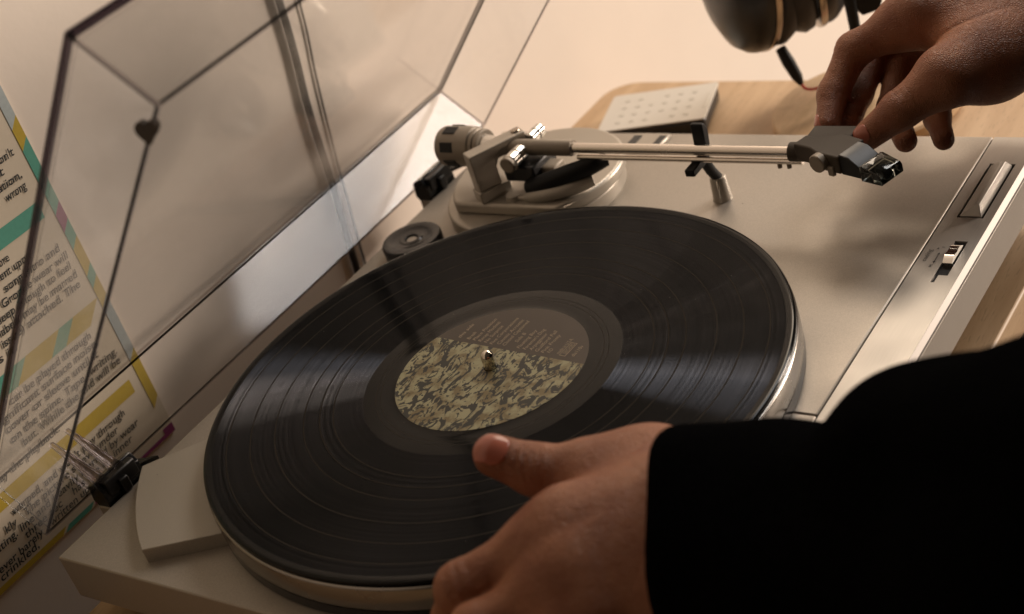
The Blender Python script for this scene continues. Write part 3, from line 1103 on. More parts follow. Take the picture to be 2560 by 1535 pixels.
V = [cov(x, u, w) for x, u, w in ((X0, 0, 0), (X1, 0, 0), (X1, LU, 0), (X0, LU, 0), (X0, 0, HW), (X1, 0, HW), (X1, LU, HW), (X0, LU, HW))]
i0, i1, v0, v1, wi = X0 + TK, X1 - TK, TK, LU - TK, HW - TK
V += [cov(x, u, w) for x, u, w in ((i0, v0, 0), (i1, v0, 0), (i1, v1, 0), (i0, v1, 0), (i0, v0, wi), (i1, v0, wi), (i1, v1, wi), (i0, v1, wi))]
F = [(4, 5, 6, 7), (0, 1, 5, 4), (1, 2, 6, 5), (2, 3, 7, 6), (3, 0, 4, 7)]
F += [tuple(8 + i for i in q[::-1]) for q in F]
F += [(0, 8, 9, 1), (1, 9, 10, 2), (2, 10, 11, 3), (3, 11, 8, 0)]
F = [q[::-1] for q in F]
dc = mesh_obj("dust_cover", V, F, [M_ACRYL, M_EDGE], tt, smooth=False, bevel=0.0011, seg=2)
dc.modifiers["bevel"].material = 1
for k_ in range(10, 14):
    dc.data.polygons[k_].material_index = 1
M_CORNER = acrylic_mat("smoked_acrylic_corner", 200.0, (0.50, 0.46, 0.50), 0.03, 0.04, (0.34, 0.30, 0.34))
for q0, q1 in (((X0, 0.004, HW), (X0, LU, HW)), ((X0, LU, HW), (X1, LU, HW))):  # dark bars added to stand for light lost edge-on in the acrylic
    tube("corner_dark_bar", [cov(q0[0] + 0.0012, q0[1] - 0.0012, q0[2] - 0.0012), cov(q1[0] + (0.0012 if q1[0] < 0 else 0), q1[1] - 0.0012, q1[2] - 0.0012)], 0.0019, M_CORNER, dc, n=10, sub=1)
# clear hinge prongs on the cover
for px in (-0.1150, -0.1035):
    V = [cov(px + dx, u, w) for dx, u, w in ((-0.0035, -0.004, 0.004), (0.0035, -0.004, 0.004), (0.0035, 0.001, 0.004), (-0.0035, 0.001, 0.004),
                                             (-0.0012, -0.002, 0.040), (0.0012, -0.002, 0.040), (0.0012, 0.0005, 0.040), (-0.0012, 0.0005, 0.040))]
    V = [cov(px + dx - 0.002 * (w / 0.04), u + 0.0075, w) for dx, u, w in ((-0.0028, -0.003, -0.003), (0.0028, -0.003, -0.003), (0.0028, 0.004, -0.003), (-0.0028, 0.004, -0.003),
                                                                         (-0.0012, -0.001, 0.033), (0.0012, -0.001, 0.033), (0.0012, 0.0015, 0.033), (-0.0012, 0.0015, 0.033))]
    mesh_obj("prong", V, BOXF, M_CLEAR, dc, bevel=0.0006)
# heart shaped rubber bumper near the top corner of the cover
hp = []
for i in range(28):
    t = 2 * math.pi * i / 28
    hp.append((16 * math.sin(t) ** 3 / 16 * 0.0049, (13 * math.cos(t) - 5 * math.cos(2 * t) - 2 * math.cos(3 * t) - math.cos(4 * t)) / 16 * 0.0049))
HB = (X0 - 0.0003, -0.0348, 0.2209)
prism("bumper", [(x * 1.2, z * 1.2) for x, z in hp], -0.0012, 0.0014, M_BUMPER, dc, bevel=0.0004, fr=(HB, (0, -0.996, 0.09), (0, -0.33, 0.94), (-1, 0, 0)))

lathe("adapter_pin", [(0, ZD + 0.0086), (0.0030, ZD + 0.0084), (0.0033, ZD + 0.0078), (0.0033, ZD - 0.0005), (0, ZD - 0.0005)], M_PANEL, tt, (0.1235, 0.1462, 0), n=24)

# tonearm base
BC = (0.1905, 0.0965)


def disc_poly(cx, cy, r, n=72, xmin=None):
    pts = []
    for i in range(n):
        a = 2 * math.pi * i / n
        x, y = cx + r * math.cos(a), cy + r * math.sin(a)
        if xmin is not None and x < xmin:
            x = xmin
        pts.append((x, y))
    outp = []
    for p in pts:
        if xmin is not None and p[0] == xmin and outp and outp[-1][0] == xmin and len(outp) > 1 and outp[-2][0] == xmin:
            outp[-1] = p
        else:
            outp.append(p)
    return outp


tb = prism("tonearm_base", disc_poly(*BC, 0.0560), ZD - 0.0005, -0.0128, M_ARM, tt, bevel=0.0012, seg=3)
prism("base_upper", disc_poly(0.1925, 0.0930, 0.0545, xmin=0.1525), -0.0129, -0.0050, M_ARM, tb, bevel=0.0022, seg=4)
prism("base_collar", disc_poly(0.186, 0.080, 0.0285), -0.0051, -0.0020, M_ARM, tb, bevel=0.0012, seg=3)
lathe("base_screw", [(0, -0.0018), (0.0050, -0.0018), (0.0050, -0.0049), (0, -0.0049)], M_PANEL, tb, (0.1605, 0.0895, 0), n=32)
# yoke carrying the arm bearings
dv = np.array((0.0290, -0.0190, 0.0))
dl = np.linalg.norm(dv)
e1 = dv / dl
e2 = np.array((-e1[1], e1[0], 0))
yk = prism("bearing_yoke", [(0, 0.0022), (0.0150, 0.0022), (0.0150, 0.0135), (0.0175, 0.0180), (0.038, 0.0180), (0.038, 0.0272), (0.0, 0.0262)], -0.0055, 0.0055, M_ARM, tb, bevel=0.0009, seg=3,
           fr=((0.1560, 0.1120, 0), e1, (0, 0, 1), e2))
box("yoke_foot", -0.001, 0.020, -0.0062, 0.0062, -0.0055, 0.0022, M_ARM, tb, bevel=0.0008, fr=((0.1560, 0.1120, 0), e1, e2, (0, 0, 1)))
lathe("yoke_screw", [(0, 0.0285), (0.0024, 0.0282), (0.0030, 0.0272), (0.0030, 0.0262), (0, 0.0262)], M_BRONZE, tb, (0.1845, 0.0933, 0), n=24)
box("arm_lift_post", 0.172, 0.184, 0.064, 0.0745, -0.0051, 0.0095, M_ARMD, tb, bevel=0.001)
tube("arm_lift_bar", [(0.1625, 0.0785, 0.0015), (0.1640, 0.0660, 0.0045), (0.1690, 0.0520, 0.0075), (0.1760, 0.0400, 0.0095), (0.1830, 0.0330, 0.0100)], [0.0045, 0.0058, 0.0060, 0.0054, 0.004], M_RUBBER, tb, n=12)
tube("lift_plate", [(0.1595, 0.0790, -0.0030), (0.1605, 0.0655, -0.0014), (0.1660, 0.0510, 0.0000), (0.1740, 0.0395, 0.0010)], [0.0036, 0.0046, 0.0046, 0.0034], M_PANEL, tb, n=12)
lathe("lift_knob", [(0, 0.0), (0.0062, 0.0), (0.0062, 0.005), (0.0050, 0.0062), (0, 0.0062)], M_CHROME, tb, (0.183, 0.0585, -0.004), n=32)
box("anti_skate_scale", 0.2440, 0.2640, 0.0400, 0.0650, ZD - 0.0005, ZD + 0.0030, M_ARM, tt, bevel=0.001)
box("scale_mark", 0.2470, 0.2600, 0.0585, 0.0640, ZD + 0.0028, ZD + 0.0034, M_PRINT, tt)
box("scale_mark", 0.2470, 0.2600, 0.0412, 0.0455, ZD + 0.0028, ZD + 0.0034, M_PRINT, tt)

# tonearm
AX, AZ = 0.1780, 0.0200
ta = lathe("tonearm", [(0, 0), (0.0030, 0), (0.0030, 0.150), (0, 0.150)], M_TUBE, tt, (AX, -0.096, AZ), axis=(0, 1, 0), n=32)
tube("under_rail", [(AX - 0.0006, -0.094, AZ - 0.0056), (AX - 0.0006, 0.048, AZ - 0.0056)], 0.0017, M_TUBE, ta, n=12, sub=1)
lathe("arm_sleeve", [(0, 0), (0.0046, 0), (0.0049, 0.0006), (0.0049, 0.048), (0, 0.048)], M_ARMD, ta, (AX, 0.050, AZ), axis=(0, 1, 0), n=32)
lathe("bearing_pin", [(0, 0), (0.0048, 0), (0.0053, 0.0006), (0.0053, 0.0062), (0.0046, 0.0066), (0.0046, 0.0074), (0.0053, 0.0078), (0.0053, 0.0130), (0.0042, 0.0140), (0, 0.0140)],
      M_CHROME, ta, (AX - 0.0175, 0.0850, AZ - 0.001), axis=(1, 0, 0), n=32)
lathe("bearing_cap", [(0, 0), (0.0042, 0), (0.0050, 0.0006), (0.0050, 0.0030), (0, 0.0030)], M_ARMD, ta, (AX - 0.0208, 0.0850, AZ - 0.001), axis=(1, 0, 0), n=32)
lathe("bearing_pin", [(0, 0), (0.0036, 0), (0.0042, 0.0006), (0.0042, 0.0062), (0.0036, 0.0066), (0.0036, 0.0074), (0.0042, 0.0078), (0.0042, 0.0130), (0, 0.0130)],
      M_CHROME, ta, (AX + 0.0060, 0.0850, AZ + 0.001), axis=(1, 0, 0), n=32)
box("bearing_block", AX - 0.0135, AX + 0.012, 0.073, 0.095, 0.0040, 0.0138, M_BLACK, ta, bevel=0.0012)
lathe("arm_stub", [(0, 0), (0.0046, 0), (0.0066, 0.010), (0.0085, 0.020), (0, 0.020)], M_CHROME, ta, (AX, 0.0985, AZ), axis=(0, 1, 0), n=40)
cw = lathe("counterweight", [(0, 0), (0.0098, 0), (0.0106, 0.0006), (0.0106, 0.0030), (0.0100, 0.0034), (0.0112, 0.0040), (0.0112, 0.0062), (0.0106, 0.0066), (0.0119, 0.0074), (0.0122, 0.0090),
                             (0.0122, 0.0300), (0.0112, 0.0318), (0.006, 0.0324), (0, 0.0324)], M_ARMD, ta, (AX, 0.1130, AZ), axis=(0, 1, 0), n=64, angle=30)
for ang in (155, 100, 45, 210, 265, 320, 10):
    c_, s_ = math.cos(R_(ang)), math.sin(R_(ang))
    box("weight_window", -0.0030, 0.0030, -0.0045, 0.0045, 0.0117, 0.0126, M_GAP, cw, fr=((AX, 0.1350, AZ), (-s_, 0, c_), (0, 1, 0), (c_, 0, s_)))
# head shell, cartridge and stylus guard
ha = R_(20)
h1 = np.array((-math.sin(ha), -math.cos(ha), 0.02))
h1 /= np.linalg.norm(h1)
h2 = np.array((math.cos(ha), -math.sin(ha), 0))
h3 = np.cross(h2, h1)
h3 = h3 if h3[2] > 0 else -h3
HF = ((AX, -0.0945, AZ + 0.0036), h1, h2, h3)
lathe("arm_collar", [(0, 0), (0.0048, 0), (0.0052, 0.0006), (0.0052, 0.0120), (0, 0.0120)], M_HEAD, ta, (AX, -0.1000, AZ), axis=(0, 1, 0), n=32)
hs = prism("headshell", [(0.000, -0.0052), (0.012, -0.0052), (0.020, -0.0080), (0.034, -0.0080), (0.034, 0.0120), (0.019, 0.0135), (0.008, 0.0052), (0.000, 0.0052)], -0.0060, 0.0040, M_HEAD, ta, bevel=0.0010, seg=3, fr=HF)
lathe("locking_knob", [(0, 0), (0.0046, 0), (0.0050, 0.0005), (0.0050, 0.004), (0, 0.004)], M_ARMD, hs, tuple(frame_pts([(0.0215, -0.0118, -0.0005)], HF)[0]), axis=tuple(h2), n=32)
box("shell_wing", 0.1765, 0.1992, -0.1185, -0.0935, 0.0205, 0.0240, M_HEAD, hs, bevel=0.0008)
box("shell_screw", 0.0260, 0.0300, -0.0092, -0.0070, -0.0075, -0.0020, M_ARMD, hs, bevel=0.0005, fr=HF)
prism("cartridge", [(0.0335, -0.0065), (0.0335, 0.0050), (0.0400, 0.0042), (0.0470, -0.0005), (0.0470, -0.0065)], -0.0070, 0.0085, M_BLACK, ta, bevel=0.0006,
      fr=(HF[0], h1, h3, h2))
prism("stylus_guard", [(0.0472, -0.0072), (0.0472, 0.0012), (0.0490, 0.0018), (0.0595, -0.0012), (0.0608, -0.0028), (0.0608, -0.0072)], -0.0078, 0.0085, M_GUARD, ta, bevel=0.0005,
      fr=(HF[0], h1, h3, h2))
box("stylus_block", 0.0525, 0.0575, -0.0030, 0.0030, -0.0064, -0.0022, M_BLACK, ta, bevel=0.0006, fr=HF)
lathe("rail_stud", [(0, 0), (0.0013, 0), (0.0013, 0.003), (0, 0.003)], M_ARMD, ta, (AX - 0.0006, -0.0800, AZ - 0.0095), n=16)
lathe("rail_stud", [(0, 0), (0.0013, 0), (0.0013, 0.003), (0, 0.003)], M_ARMD, ta, (AX - 0.0006, -0.0855, AZ - 0.0095), n=16)

# arm rest
ar = lathe("arm_rest", [(0, ZD), (0.0058, ZD), (0.0055, ZD + 0.001), (0.0047, ZD + 0.0140), (0.0043, ZD + 0.0148), (0, ZD + 0.0148)], M_ARM, tt, (0.1955, -0.0290, 0), n=40)
tube("rest_post", [(0.1955, -0.0290, ZD + 0.014), (0.1905, -0.0290, -0.0005), (0.1850, -0.0295, 0.0100)], 0.0031, M_RUBBER, ar, n=16, sub=2)
box("rest_clip", 0.1680, 0.1880, -0.0325, -0.0265, 0.0085, 0.0128, M_RUBBER, ar, bevel=0.0008)
prism("rest_prong", [(0.1832, 0.0127), (0.1880, 0.0127), (0.1905, 0.0270), (0.1875, 0.0320), (0.1848, 0.0320)], -0.0045, 0.0030, M_RUBBER, ar, bevel=0.0008, fr=((0, -0.0295, 0), (1, 0, 0), (0, 0, 1), (0, 1, 0)))

# ------------------------------------------------------------------ record
rec = thing("vinyl_record", (0, 0, -0.0019), "black vinyl record with half-dark, half-blotched paper label on the platter", "record")
lathe("disc", [(0.0037, -0.0018), (0.0037, 0.0), (0.0500, -0.0001), (0.0502, -0.00015), (0.0540, -0.0002), (0.0545, -0.0002), (0.0660, -0.0003), (0.0668, -0.0004), (0.1450, -0.0004), (0.1462, -0.0003),
               (0.1474, 0.0001), (0.1488, 0.0002), (0.1499, 0.0), (0.1505, -0.0006), (0.1505, -0.0013), (0.1498, -0.0019), (0.1460, -0.0019)], M_VINYL, rec, n=256, closed=True, angle=0)
lb = lathe("label", [(0.0037, -0.00015), (0.0037, 0.00005), (0.0499, 0.00005), (0.0500, -0.00015)], M_LABEL, rec, n=128, angle=30)
th = -0.085
xd, yd = (math.cos(th), math.sin(th), 0), (-math.sin(th), math.cos(th), 0)
LT = [("this side", .0192, .0323, .0124), ("Break", .0187, .0261, .0068), ("Place Position", .0183, .0222, .0194), ("Recap Modotti", .0179, .0183, .0178), ("No Surprise", .0175, .0144, .0151),
      ("Five Corporations", .0167, .0103, .0236), ("Caustic Acrostic", .0173, .0061, .0220), ("Closed Captioned", .0168, .0033 - .0009, .0220), ("Side B", .0206, -.0030, .0081),
      ("Floating Boy", .0160, -.0070, .0161), ("Foreman's Dog", .0156, -.0111, .0179), ("Arpeggiator", .0158, -.0148, .0144), ("Guilford Fall", .0149, -.0187, .0182),
      ("Pink Frosty", .0146, -.0226, .0156), ("F/D", .0152, -.0260, .0036), ("made in U.S.A.", .0151, -.0314, .0131), ("DISCHORD", .0158, -.0352, .0086), ("dis110v", .0145, -.0405, .0092)]
texts("lettering", [(t, (x, y, 0.00005), xd, yd, 0.0034, w, 'L', 0.2, 0.0) for t, x, y, w in LT], M_LABTXT, lb, (0, 0, 0.00012))
fr = []
for (xa, ya, xb, yb2) in ((.0142, -.0357, .0252, -.0357), (.0142, -.0322, .0252, -.0322)):
    fr.append([(xa, ya), (xb, ya), (xb, ya + .00035), (xa, ya + .00035)])
for xa in (.0142, .02485):
    fr.append([(xa, -.0357), (xa + .00035, -.0357), (xa + .00035, -.03185), (xa, -.03185)])
V, F = [], []
cxr, cyr = .0145, -.0340
for q in fr:
    k = len(V)
    for x, y in q:
        dx, dy = x - cxr, y - cyr
        V.append((cxr + dx * xd[0] + dy * yd[0], cyr + dx * xd[1] + dy * yd[1], 0.00018))
    F.append(tuple(range(k, k + 4)))
mesh_obj("logo_frame", V, F, M_LABTXT, lb, smooth=False)["kind"] = "stuff"

# ------------------------------------------------------------------ 45 rpm adapter
ad = lathe("record_adapter", [(0.0036, 0), (0.0175, 0), (0.0188, 0.0010), (0.0188, 0.0082), (0.0180, 0.0094), (0.0130, 0.0096), (0.0122, 0.0091), (0.0075, 0.0089), (0.0068, 0.0094), (0.0044, 0.0092), (0.0038, 0.0086)],
           M_GLOSSBLACK, None, (0.1235, 0.1462, 0.0), n=64, closed=True, origin=(0.1235, 0.1462, ZD + 0.0002))
ad.data.transform(Matrix.Translation((0, 0, ZD + 0.0002)))
tag(ad, "round black plastic record adapter on the deck behind the record", "adapter")

# ------------------------------------------------------------------ remote control
rc = thing("remote_control", (0.365, 0.113, ZT), "thick white-faced remote control with black underside on the wood", "remote")
P0 = [(0.3824, 0.1643), (0.4021, 0.0870), (0.3501, 0.0615), (0.3269, 0.1395)]
cxm, cym = sum(p[0] for p in P0) / 4, sum(p[1] for p in P0) / 4
e_l = np.array((0.0215, -0.0777, 0))
L_l = np.linalg.norm(e_l)
e_l /= L_l
e_w = np.array((e_l[1], -e_l[0], 0))
W_ = 0.0275
FRR = ((cxm, cym, ZT), e_l, e_w, (0, 0, 1))
prism("body", rounded_rect(-0.0385, 0.0385, -W_ + .0005, W_ - .0005, 0.005), 0.0004, 0.0108, M_BLACK, rc, bevel=0.0025, seg=3, fr=FRR)
prism("face_plate", rounded_rect(-0.0395, 0.0395, -W_, W_, 0.003), 0.0109, 0.0117, M_REMW, rc, bevel=0.0003, fr=FRR)
for i in range(6):
    for j in range(4):
        if (i * 7 + j * 5) % 11 == 3:
            continue
        a, b_ = -0.026 + i * 0.0100, -0.0165 + j * 0.011
        prism("button", disc_poly(a, b_, 0.0021, 14), 0.0116, 0.0120, M_REMB, rc, fr=FRR)
box("brand_bar", 0.0345, 0.0365, -0.012, 0.010, 0.0116, 0.0119, M_REMB, rc, fr=FRR)

# ------------------------------------------------------------------ headphone stand and headphones
SX, SY = 0.3850, -0.0360
hsn = thing("headphone_stand", (SX, SY, ZT), "headphone stand with round wooden base and black post", "stand")
lathe("base_disc", [(0, ZT + 0.0002), (0.0605, ZT + 0.0002), (0.0615, ZT + 0.0012), (0.0615, ZT + 0.0075), (0.0600, ZT + 0.0090), (0, ZT + 0.0090)], M_BIRCH, hsn, (SX - 0.006, SY, 0), n=96)
lathe("post", [(0, ZT + 0.0088), (0.0032, ZT + 0.0088), (0.0034, ZT + 0.012), (0.0048, ZT + 0.028), (0.0040, ZT + 0.042), (0.0036, ZT + 0.06), (0.0045, 0.05), (0.0045, 0.165), (0, 0.165)], M_RUBBER, hsn, (SX, SY, 0), n=24)
prism("post_plate", [(-0.006, -0.004), (0.006, -0.004), (0.013, 0.012), (0.013, 0.150), (-0.013, 0.150), (-0.013, 0.012)], -0.0045, 0.0045, M_RUBBER, hsn, bevel=0.001, fr=((SX + 0.012, SY - 0.006, 0), (0.68, -0.73, 0), (0, 0, 1), (0.73, 0.68, 0)))
tube("cradle", [(SX, SY - 0.045, 0.166), (SX, SY - 0.022, 0.178), (SX, SY, 0.182), (SX, SY + 0.022, 0.178), (SX, SY + 0.045, 0.166)], 0.007, M_RUBBER, hsn, n=12)

hph = thing("headphones", (SX, SY, -0.024), "black over-ear headphones with bronze rings hanging on the stand", "headphones")


def ear_cup(c, ax, r, sq, cable_pts):
    cup = lathe("ear_cup", [(0, 0.020), (r * 0.30, 0.0195), (r * 0.62, 0.0165), (r * 0.86, 0.0105), (r * 0.97, 0.004), (r, 0.0), (r, -0.004), (0, -0.004)], M_SHELL, hph, c, axis=ax, n=64, squash=sq, angle=60)
    lathe("ring", [(r * 0.90, -0.0042), (r * 1.02, -0.0042), (r * 1.03, -0.0060), (r * 1.02, -0.0085), (r * 0.90, -0.0085)], M_BRONZE, cup, c, axis=ax, n=64, squash=sq, closed=True)
    lathe("ear_pad", [(r * 0.55, -0.0095), (r * 0.86, -0.0088), (r * 0.99, -0.0120), (r * 1.02, -0.0180), (r * 0.96, -0.0240), (r * 0.80, -0.0270), (r * 0.62, -0.0240), (r * 0.56, -0.0160)], M_PAD, cup, c, axis=ax, n=64, squash=sq, closed=True, angle=0)
    return cup


ear_cup((0.3850, 0.0400, 0.0250), (-0.80, 0.55, 0.05), 0.0400, 1.22, None)
ear_cup((0.4190, 0.0020, 0.0290), (0.62, -0.78, 0.05), 0.0400, 1.22, None)
tube("headband", [(0.382, 0.050, 0.062), (0.372, 0.068, 0.110), (0.372, 0.050, 0.160), (0.380, 0.0, 0.192), (0.385, -0.036, 0.1975), (0.400, -0.055, 0.185), (0.425, -0.045, 0.150), (0.435, -0.022, 0.110), (0.424, -0.006, 0.068)],
     [0.004, 0.005, 0.007, 0.008, 0.008, 0.008, 0.007, 0.005, 0.004], M_SHELL, hph, n=14)
tube("cable_boot", [(0.3850, 0.0195, -0.0230), (0.3850, 0.0160, -0.0330), (0.3850, 0.0120, -0.0440), (0.3850, 0.0100, -0.0500)], [0.0036, 0.0044, 0.0038, 0.0018], M_RUBBER, hph, n=14)
tube("cable", [(0.3850, 0.0100, -0.0495), (0.3850, 0.0070, -0.0535), (0.3860, -0.0010, -0.0535), (0.3880, -0.0100, -0.0480), (0.392, -0.0200, -0.0460), (0.400, -0.03, -0.0520), (0.408, -0.05, -0.0580), (0.41, -0.09, -0.0665)], 0.0010, M_RED, hph, n=8)

# ------------------------------------------------------------------ person: two hands and a black sweater
per = thing("person", (0.12, -0.62, -0.75), "person in a black sweater lifting the tonearm and steadying the platter", "person")


def chain(P, pts, bulge=0.0):
    d = None
    for (x, y, z, r), (x2, y2, z2, q) in zip(pts, pts[1:]):
        e = round_cone(P, (x, y, z), (x2, y2, z2), r, q)
        d = e if d is None else smin(d, e, 0.0045)
    return d


def hand_fn(palm, fingers, creases):
    def f(P):
        d = None
        for a, b in palm:
            e = round_cone(P, a[:3], b[:3], a[3], b[3])
            d = e if d is None else smin(d, e, 0.018)
        # the webs: knuckles joined across, and the first third of each finger
        kn = fingers[1:]
        for a, b in zip(kn, kn[1:]):
            d = smin(d, round_cone(P, a[0][:3], b[0][:3], a[0][3] * 0.97, b[0][3] * 0.97), 0.010)
        for fg in kn:
            p, q = np.array(fg[0]), np.array(fg[1])
            m = p + (q - p) * 0.30
            d = smin(d, round_cone(P, p[:3], m[:3], p[3], m[3]), 0.012)
        res = d
        for fg in fingers:
            res = np.minimum(res, smin(d, chain(P, fg), 0.008))
        for c, n, depth, width, rad in creases:
            n = np.asarray(n, float) / np.linalg.norm(n)
            q = P - np.asarray(c)
            s = q @ n
            rr = (q * q).sum(-1)
            res = res + depth * np.exp(-(s / width) ** 2) * np.exp(-rr / (rad * rad))
        return res
    return f


def nail(fn, tip, prev, side, name, parent, size=(0.0068, 0.0050)):
    """a thin curved plate that follows the finger surface; side = dorsal direction"""
    t = np.array(tip[:3])
    a = t - np.array(prev[:3])
    a /= np.linalg.norm(a)
    s = np.asarray(side, float)
    s = s - a * s.dot(a)
    s /= np.linalg.norm(s)
    w = np.cross(a, s)
    c = t + a * tip[3] * 0.30 + s * tip[3] * 0.72

    def g(P):
        q = P - c
        u, v, h = q @ a, q @ w, q @ s
        e = ((np.abs(u) / size[0]) ** 3.2 + (np.abs(v) / size[1]) ** 3.2) ** (1 / 3.2) - 1
        e = e * min(size)
        sh = fn(P)
        return np.maximum(np.maximum(sh - 0.00045, -sh - 0.0012), np.maximum(e, -h - 0.004))
    V, F = surface_nets(g, c - 0.0105, c + 0.0105, 0.00045)
    return mesh_obj(name, V, F, M_NAIL, parent, angle=0)


# right hand, at the tonearm
R_thumb = [(0.2433, -0.1754, 0.0391, 0.0170), (0.2163, -0.1626, 0.0430, 0.0140), (0.2000, -0.1422, 0.0327, 0.0097), (0.1950, -0.1248, 0.0206, 0.0078)]
R_index = [(0.2582, -0.1348, 0.0577, 0.0120), (0.2452, -0.1010, 0.0446, 0.0092), (0.2250, -0.0941, 0.0287, 0.0079), (0.2078, -0.0964, 0.0197, 0.0067)]
R_middle = [(0.2806, -0.1358, 0.0530, 0.0120), (0.2721, -0.1032, 0.0324, 0.0090), (0.2425, -0.0999, 0.0190, 0.0076), (0.2198, -0.1025, 0.0138, 0.0066)]
R_ring = [(0.2959, -0.1399, 0.0398, 0.0115), (0.2672, -0.1148, 0.0206, 0.0085), (0.2379, -0.1199, 0.0131, 0.0073), (0.2158, -0.1348, 0.0055, 0.0062)]
R_little = [(0.2953, -0.1497, 0.0275, 0.0105), (0.2658, -0.1384, 0.0110, 0.0075), (0.2388, -0.1441, 0.0060, 0.0066), (0.2215, -0.1532, 0.0032, 0.0057)]
RW = (0.2850, -0.2050, 0.0400, 0.0230)
RW2 = (0.2960, -0.2020, 0.0360, 0.0210)
R_palm = [(RW, R_index[0]), (RW, R_middle[0]), (RW2, R_ring[0]), (RW2, R_little[0]), (RW, R_thumb[0]), (R_thumb[0], R_thumb[1]),
          ((0.3300, -0.2460, 0.0660, 0.0240), RW), ((0.3360, -0.2400, 0.0610, 0.0220), RW2),
          (R_thumb[0], (0.2640, -0.1480, 0.0520, 0.0110)), (RW, (0.2690, -0.1360, 0.0550, 0.0125))]
R_fn = hand_fn(R_palm, [R_thumb, R_index, R_middle, R_ring, R_little],
               [((0.1975, -0.1430, 0.0420), (-0.16, 0.21, -0.12), 0.0011, 0.0006, 0.008), ((0.1990, -0.1450, 0.0428), (-0.16, 0.21, -0.12), 0.0008, 0.0006, 0.008),
                ((0.2440, -0.0925, 0.0400), (-0.2, 0.07, -0.15), 0.0009, 0.0006, 0.008), ((0.2460, -0.0930, 0.0440), (-0.2, 0.07, -0.15), 0.0007, 0.0005, 0.008),
                ((0.2270, -0.0960, 0.0240), (-0.2, 0.04, -0.15), 0.0012, 0.0007, 0.010), ((0.2010, -0.1500, 0.0400), (-0.16, 0.21, -0.12), 0.0006, 0.0006, 0.009),
                ((0.2440, -0.1640, 0.0560), (0.4, 0.3, 0.5), 0.0012, 0.0012, 0.020)])
V, F = surface_nets(R_fn, (0.183, -0.235, -0.010), (0.338, -0.080, 0.092), 0.00115)
rh = mesh_obj("hand", V, F, M_SKIN, per, angle=0)
tag(rh, "right hand pinching the headshell between thumb and fingers")
nail(R_fn, R_thumb[3], R_thumb[2], (-0.75, -0.05, 0.62), "fingernail", rh, (0.0070, 0.0052))
nail(R_fn, R_index[3], R_index[2], (-0.2, 0.75, 0.3), "fingernail", rh, (0.0058, 0.0044))

# left hand, over the near edge of the platter
L_thumb = [(-0.0938, -0.1513, 0.0328, 0.0160), (-0.1034, -0.1309, 0.0404, 0.0124), (-0.1112, -0.1119, 0.0466, 0.0098), (-0.1146, -0.0968, 0.0540, 0.0084)]
L_index = [(-0.1384, -0.1434, 0.0450, 0.0125), (-0.1672, -0.1097, 0.0357, 0.0098), (-0.1660, -0.0965, 0.0147, 0.0080), (-0.1584, -0.0909, -0.0040, 0.0066)]
L_middle = [(-0.1515, -0.1563, 0.0393, 0.0125), (-0.1805, -0.1232, 0.0309, 0.0096), (-0.1794, -0.1126, 0.0087, 0.0080), (-0.1696, -0.1068, -0.0090, 0.0068)]
L_ring = [(-0.1615, -0.1643, 0.0311, 0.0116), (-0.1906, -0.1393, 0.0233, 0.0086), (-0.1854, -0.1305, 0.0000, 0.0075), (-0.1783, -0.1263, -0.0120, 0.0064)]
L_little = [(-0.1641, -0.1712, 0.0197, 0.0108), (-0.1878, -0.1519, 0.0121, 0.0080), (-0.1864, -0.1479, -0.0016, 0.0070), (-0.1820, -0.1456, -0.0100, 0.0060)]
LW1, LW2, LW3 = (-0.1100, -0.1979, 0.0375, 0.0210), (-0.1306, -0.2037, 0.0344, 0.0210), (-0.0941, -0.1772, 0.0381, 0.0145)
L_palm = [(LW1, L_index[0]), (LW1, L_middle[0]), (LW2, L_ring[0]), (LW2, L_little[0]), (LW3, L_thumb[0]), (L_thumb[0], L_thumb[1]), (LW1, (-0.0980, -0.1800, 0.0375, 0.0130)),
          (L_thumb[0], (-0.1330, -0.1500, 0.0440, 0.0105)), (LW1, (-0.1440, -0.1490, 0.0418, 0.0135)), ((-0.118, -0.175, 0.0410, 0.0185), (-0.1520, -0.1580, 0.0380, 0.0130)), (LW1, (-0.112, -0.225, 0.036, 0.0170)), (LW2, (-0.124, -0.230, 0.032, 0.0180))]
L_fn = hand_fn(L_palm, [L_thumb, L_index, L_middle, L_ring, L_little],
               [((-0.1165, -0.1130, 0.0560), (-0.1, 0.19, 0.03), 0.0011, 0.0007, 0.009), ((-0.1150, -0.1155, 0.0558), (-0.1, 0.19, 0.03), 0.0008, 0.0007, 0.009),
                ((-0.1180, -0.1100, 0.0560), (-0.1, 0.19, 0.03), 0.0008, 0.0006, 0.009), ((-0.1130, -0.1175, 0.0550), (-0.1, 0.19, 0.03), 0.0007, 0.0006, 0.009),
                ((-0.1720, -0.1090, 0.0440), (-0.29, 0.34, -0.09), 0.0008, 0.0007, 0.008), ((-0.1690, -0.1120, 0.0450), (-0.29, 0.34, -0.09), 0.0008, 0.0007, 0.008),
                ((-0.1660, -0.1150, 0.0460), (-0.29, 0.34, -0.09), 0.0006, 0.0006, 0.008), ((-0.1480, -0.1560, 0.0520), (0.6, 0.5, 0.0), 0.0010, 0.0035, 0.014)])
V, F = surface_nets(L_fn, (-0.202, -0.226, -0.018), (-0.070, -0.084, 0.068), 0.00115)
lh = mesh_obj("hand", V, F, M_SKIN, per, angle=0)
tag(lh, "left hand with raised thumb reaching over the platter rim")
nail(L_fn, L_thumb[3], L_thumb[2], (-0.30, -0.20, 0.80), "fingernail", lh, (0.0080, 0.0064))


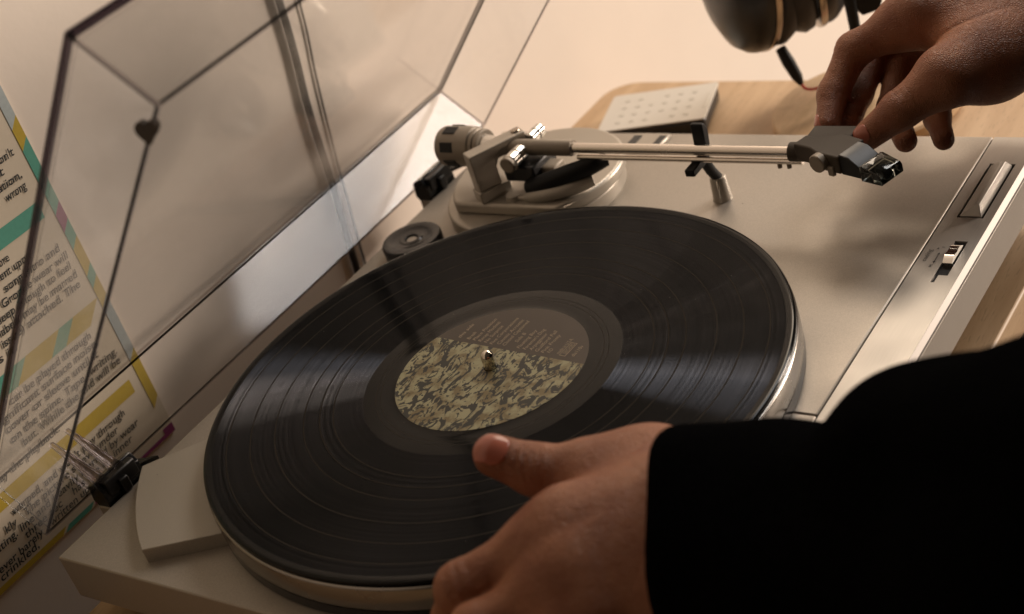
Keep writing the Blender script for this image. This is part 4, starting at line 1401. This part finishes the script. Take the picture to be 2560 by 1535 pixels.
def cloth_fn(P):
    d = None
    s1 = [(-0.1190, -0.1749, 0.0437, 0.0330), (-0.1060,-0.2198,0.0365,0.0345), (-0.1083,-0.2492,0.0395,0.0310), (-0.0977,-0.2684,0.0608,0.0360), (-0.1026,-0.2964,0.0717,0.0360), (-0.0980,-0.3296,0.0786,0.0420), (-0.03, -0.44, 0.12, 0.055), (0.07, -0.58, 0.22, 0.07)]
    s2 = [(-0.1386, -0.1838, 0.0357, 0.0300), (-0.1262, -0.2256, 0.0243, 0.0340), (-0.1201, -0.2607, 0.0311, 0.0380), (-0.1278, -0.3062, 0.0480, 0.0420), (-0.08, -0.40, 0.09, 0.05), (0.0, -0.5, 0.15, 0.06)]
    for s in (s1, s2):
        for a, b in zip(s, s[1:]):
            e = round_cone(P, a[:3], b[:3], a[3], b[3])
            d = e if d is None else smin(d, e, 0.012)
    cut = (P - np.array((-0.1265, -0.1800, 0.050))) @ (np.array((-0.22, 0.93, -0.10)) / np.linalg.norm((-0.22, 0.93, -0.10)))
    d = -smin(-d, -cut, 0.007)
    s3 = [(0.3000, -0.2110, 0.0470, 0.0335), (0.3420, -0.2520, 0.0740, 0.0370), (0.4200, -0.3300, 0.1300, 0.0440), (0.4600, -0.4300, 0.1900, 0.0540), (0.4200, -0.5800, 0.2500, 0.0700)]
    e2 = None
    for a, b in zip(s3, s3[1:]):
        e = round_cone(P, a[:3], b[:3], a[3], b[3])
        e2 = e if e2 is None else smin(e2, e, 0.012)
    cut2 = (P - np.array((0.2990, -0.2190, 0.0395))) @ (np.array((-0.58, 0.72, -0.34)) / np.linalg.norm((-0.58, 0.72, -0.34)))
    d = np.minimum(d, -smin(-e2, -cut2, 0.007))
    for a, b, r, q in (((0.07, -0.60, 0.23), (0.42, -0.60, 0.25), 0.075, 0.075), ((0.13, -0.62, 0.15), (0.16, -0.64, -0.35), 0.12, 0.13), ((0.37, -0.62, 0.15), (0.34, -0.64, -0.35), 0.12, 0.13)):
        d = smin(d, round_cone(P, a, b, r, q), 0.04)
    x, y, z = P[..., 0], P[..., 1], P[..., 2]
    return d + 0.0005 * np.sin(110 * y + 90 * z + 2.5 * np.sin(60 * x)) + 0.0005 * np.sin(90 * x - 140 * z + 1.8 * np.sin(70 * y))


def sleeve_near(P):
    return np.maximum(cloth_fn(P), -(P[..., 1] + 0.357))


def sweater_far(P):
    return np.maximum(cloth_fn(P), P[..., 1] + 0.353)


V, F = surface_nets(sleeve_near, (-0.200, -0.362, -0.030), (-0.020, -0.140, 0.145), 0.0020)
sl = mesh_obj("sleeve", V, F, M_CLOTH, per, angle=0)
tag(sl, "black sleeve with its cuff at the wrist of the near hand")
V, F = surface_nets(sleeve_near, (0.250, -0.362, 0.000), (0.520, -0.170, 0.230), 0.0028)
sl = mesh_obj("sleeve", V, F, M_CLOTH, per, angle=0)
tag(sl, "black sleeve pushed back from the hand at the tonearm")
V, F = surface_nets(sweater_far, (-0.20, -0.80, -0.52), (0.56, -0.345, 0.36), 0.0066)
tag(mesh_obj("sweater", V, F, M_CLOTH, per, angle=0), "black knitted body of the sweater")
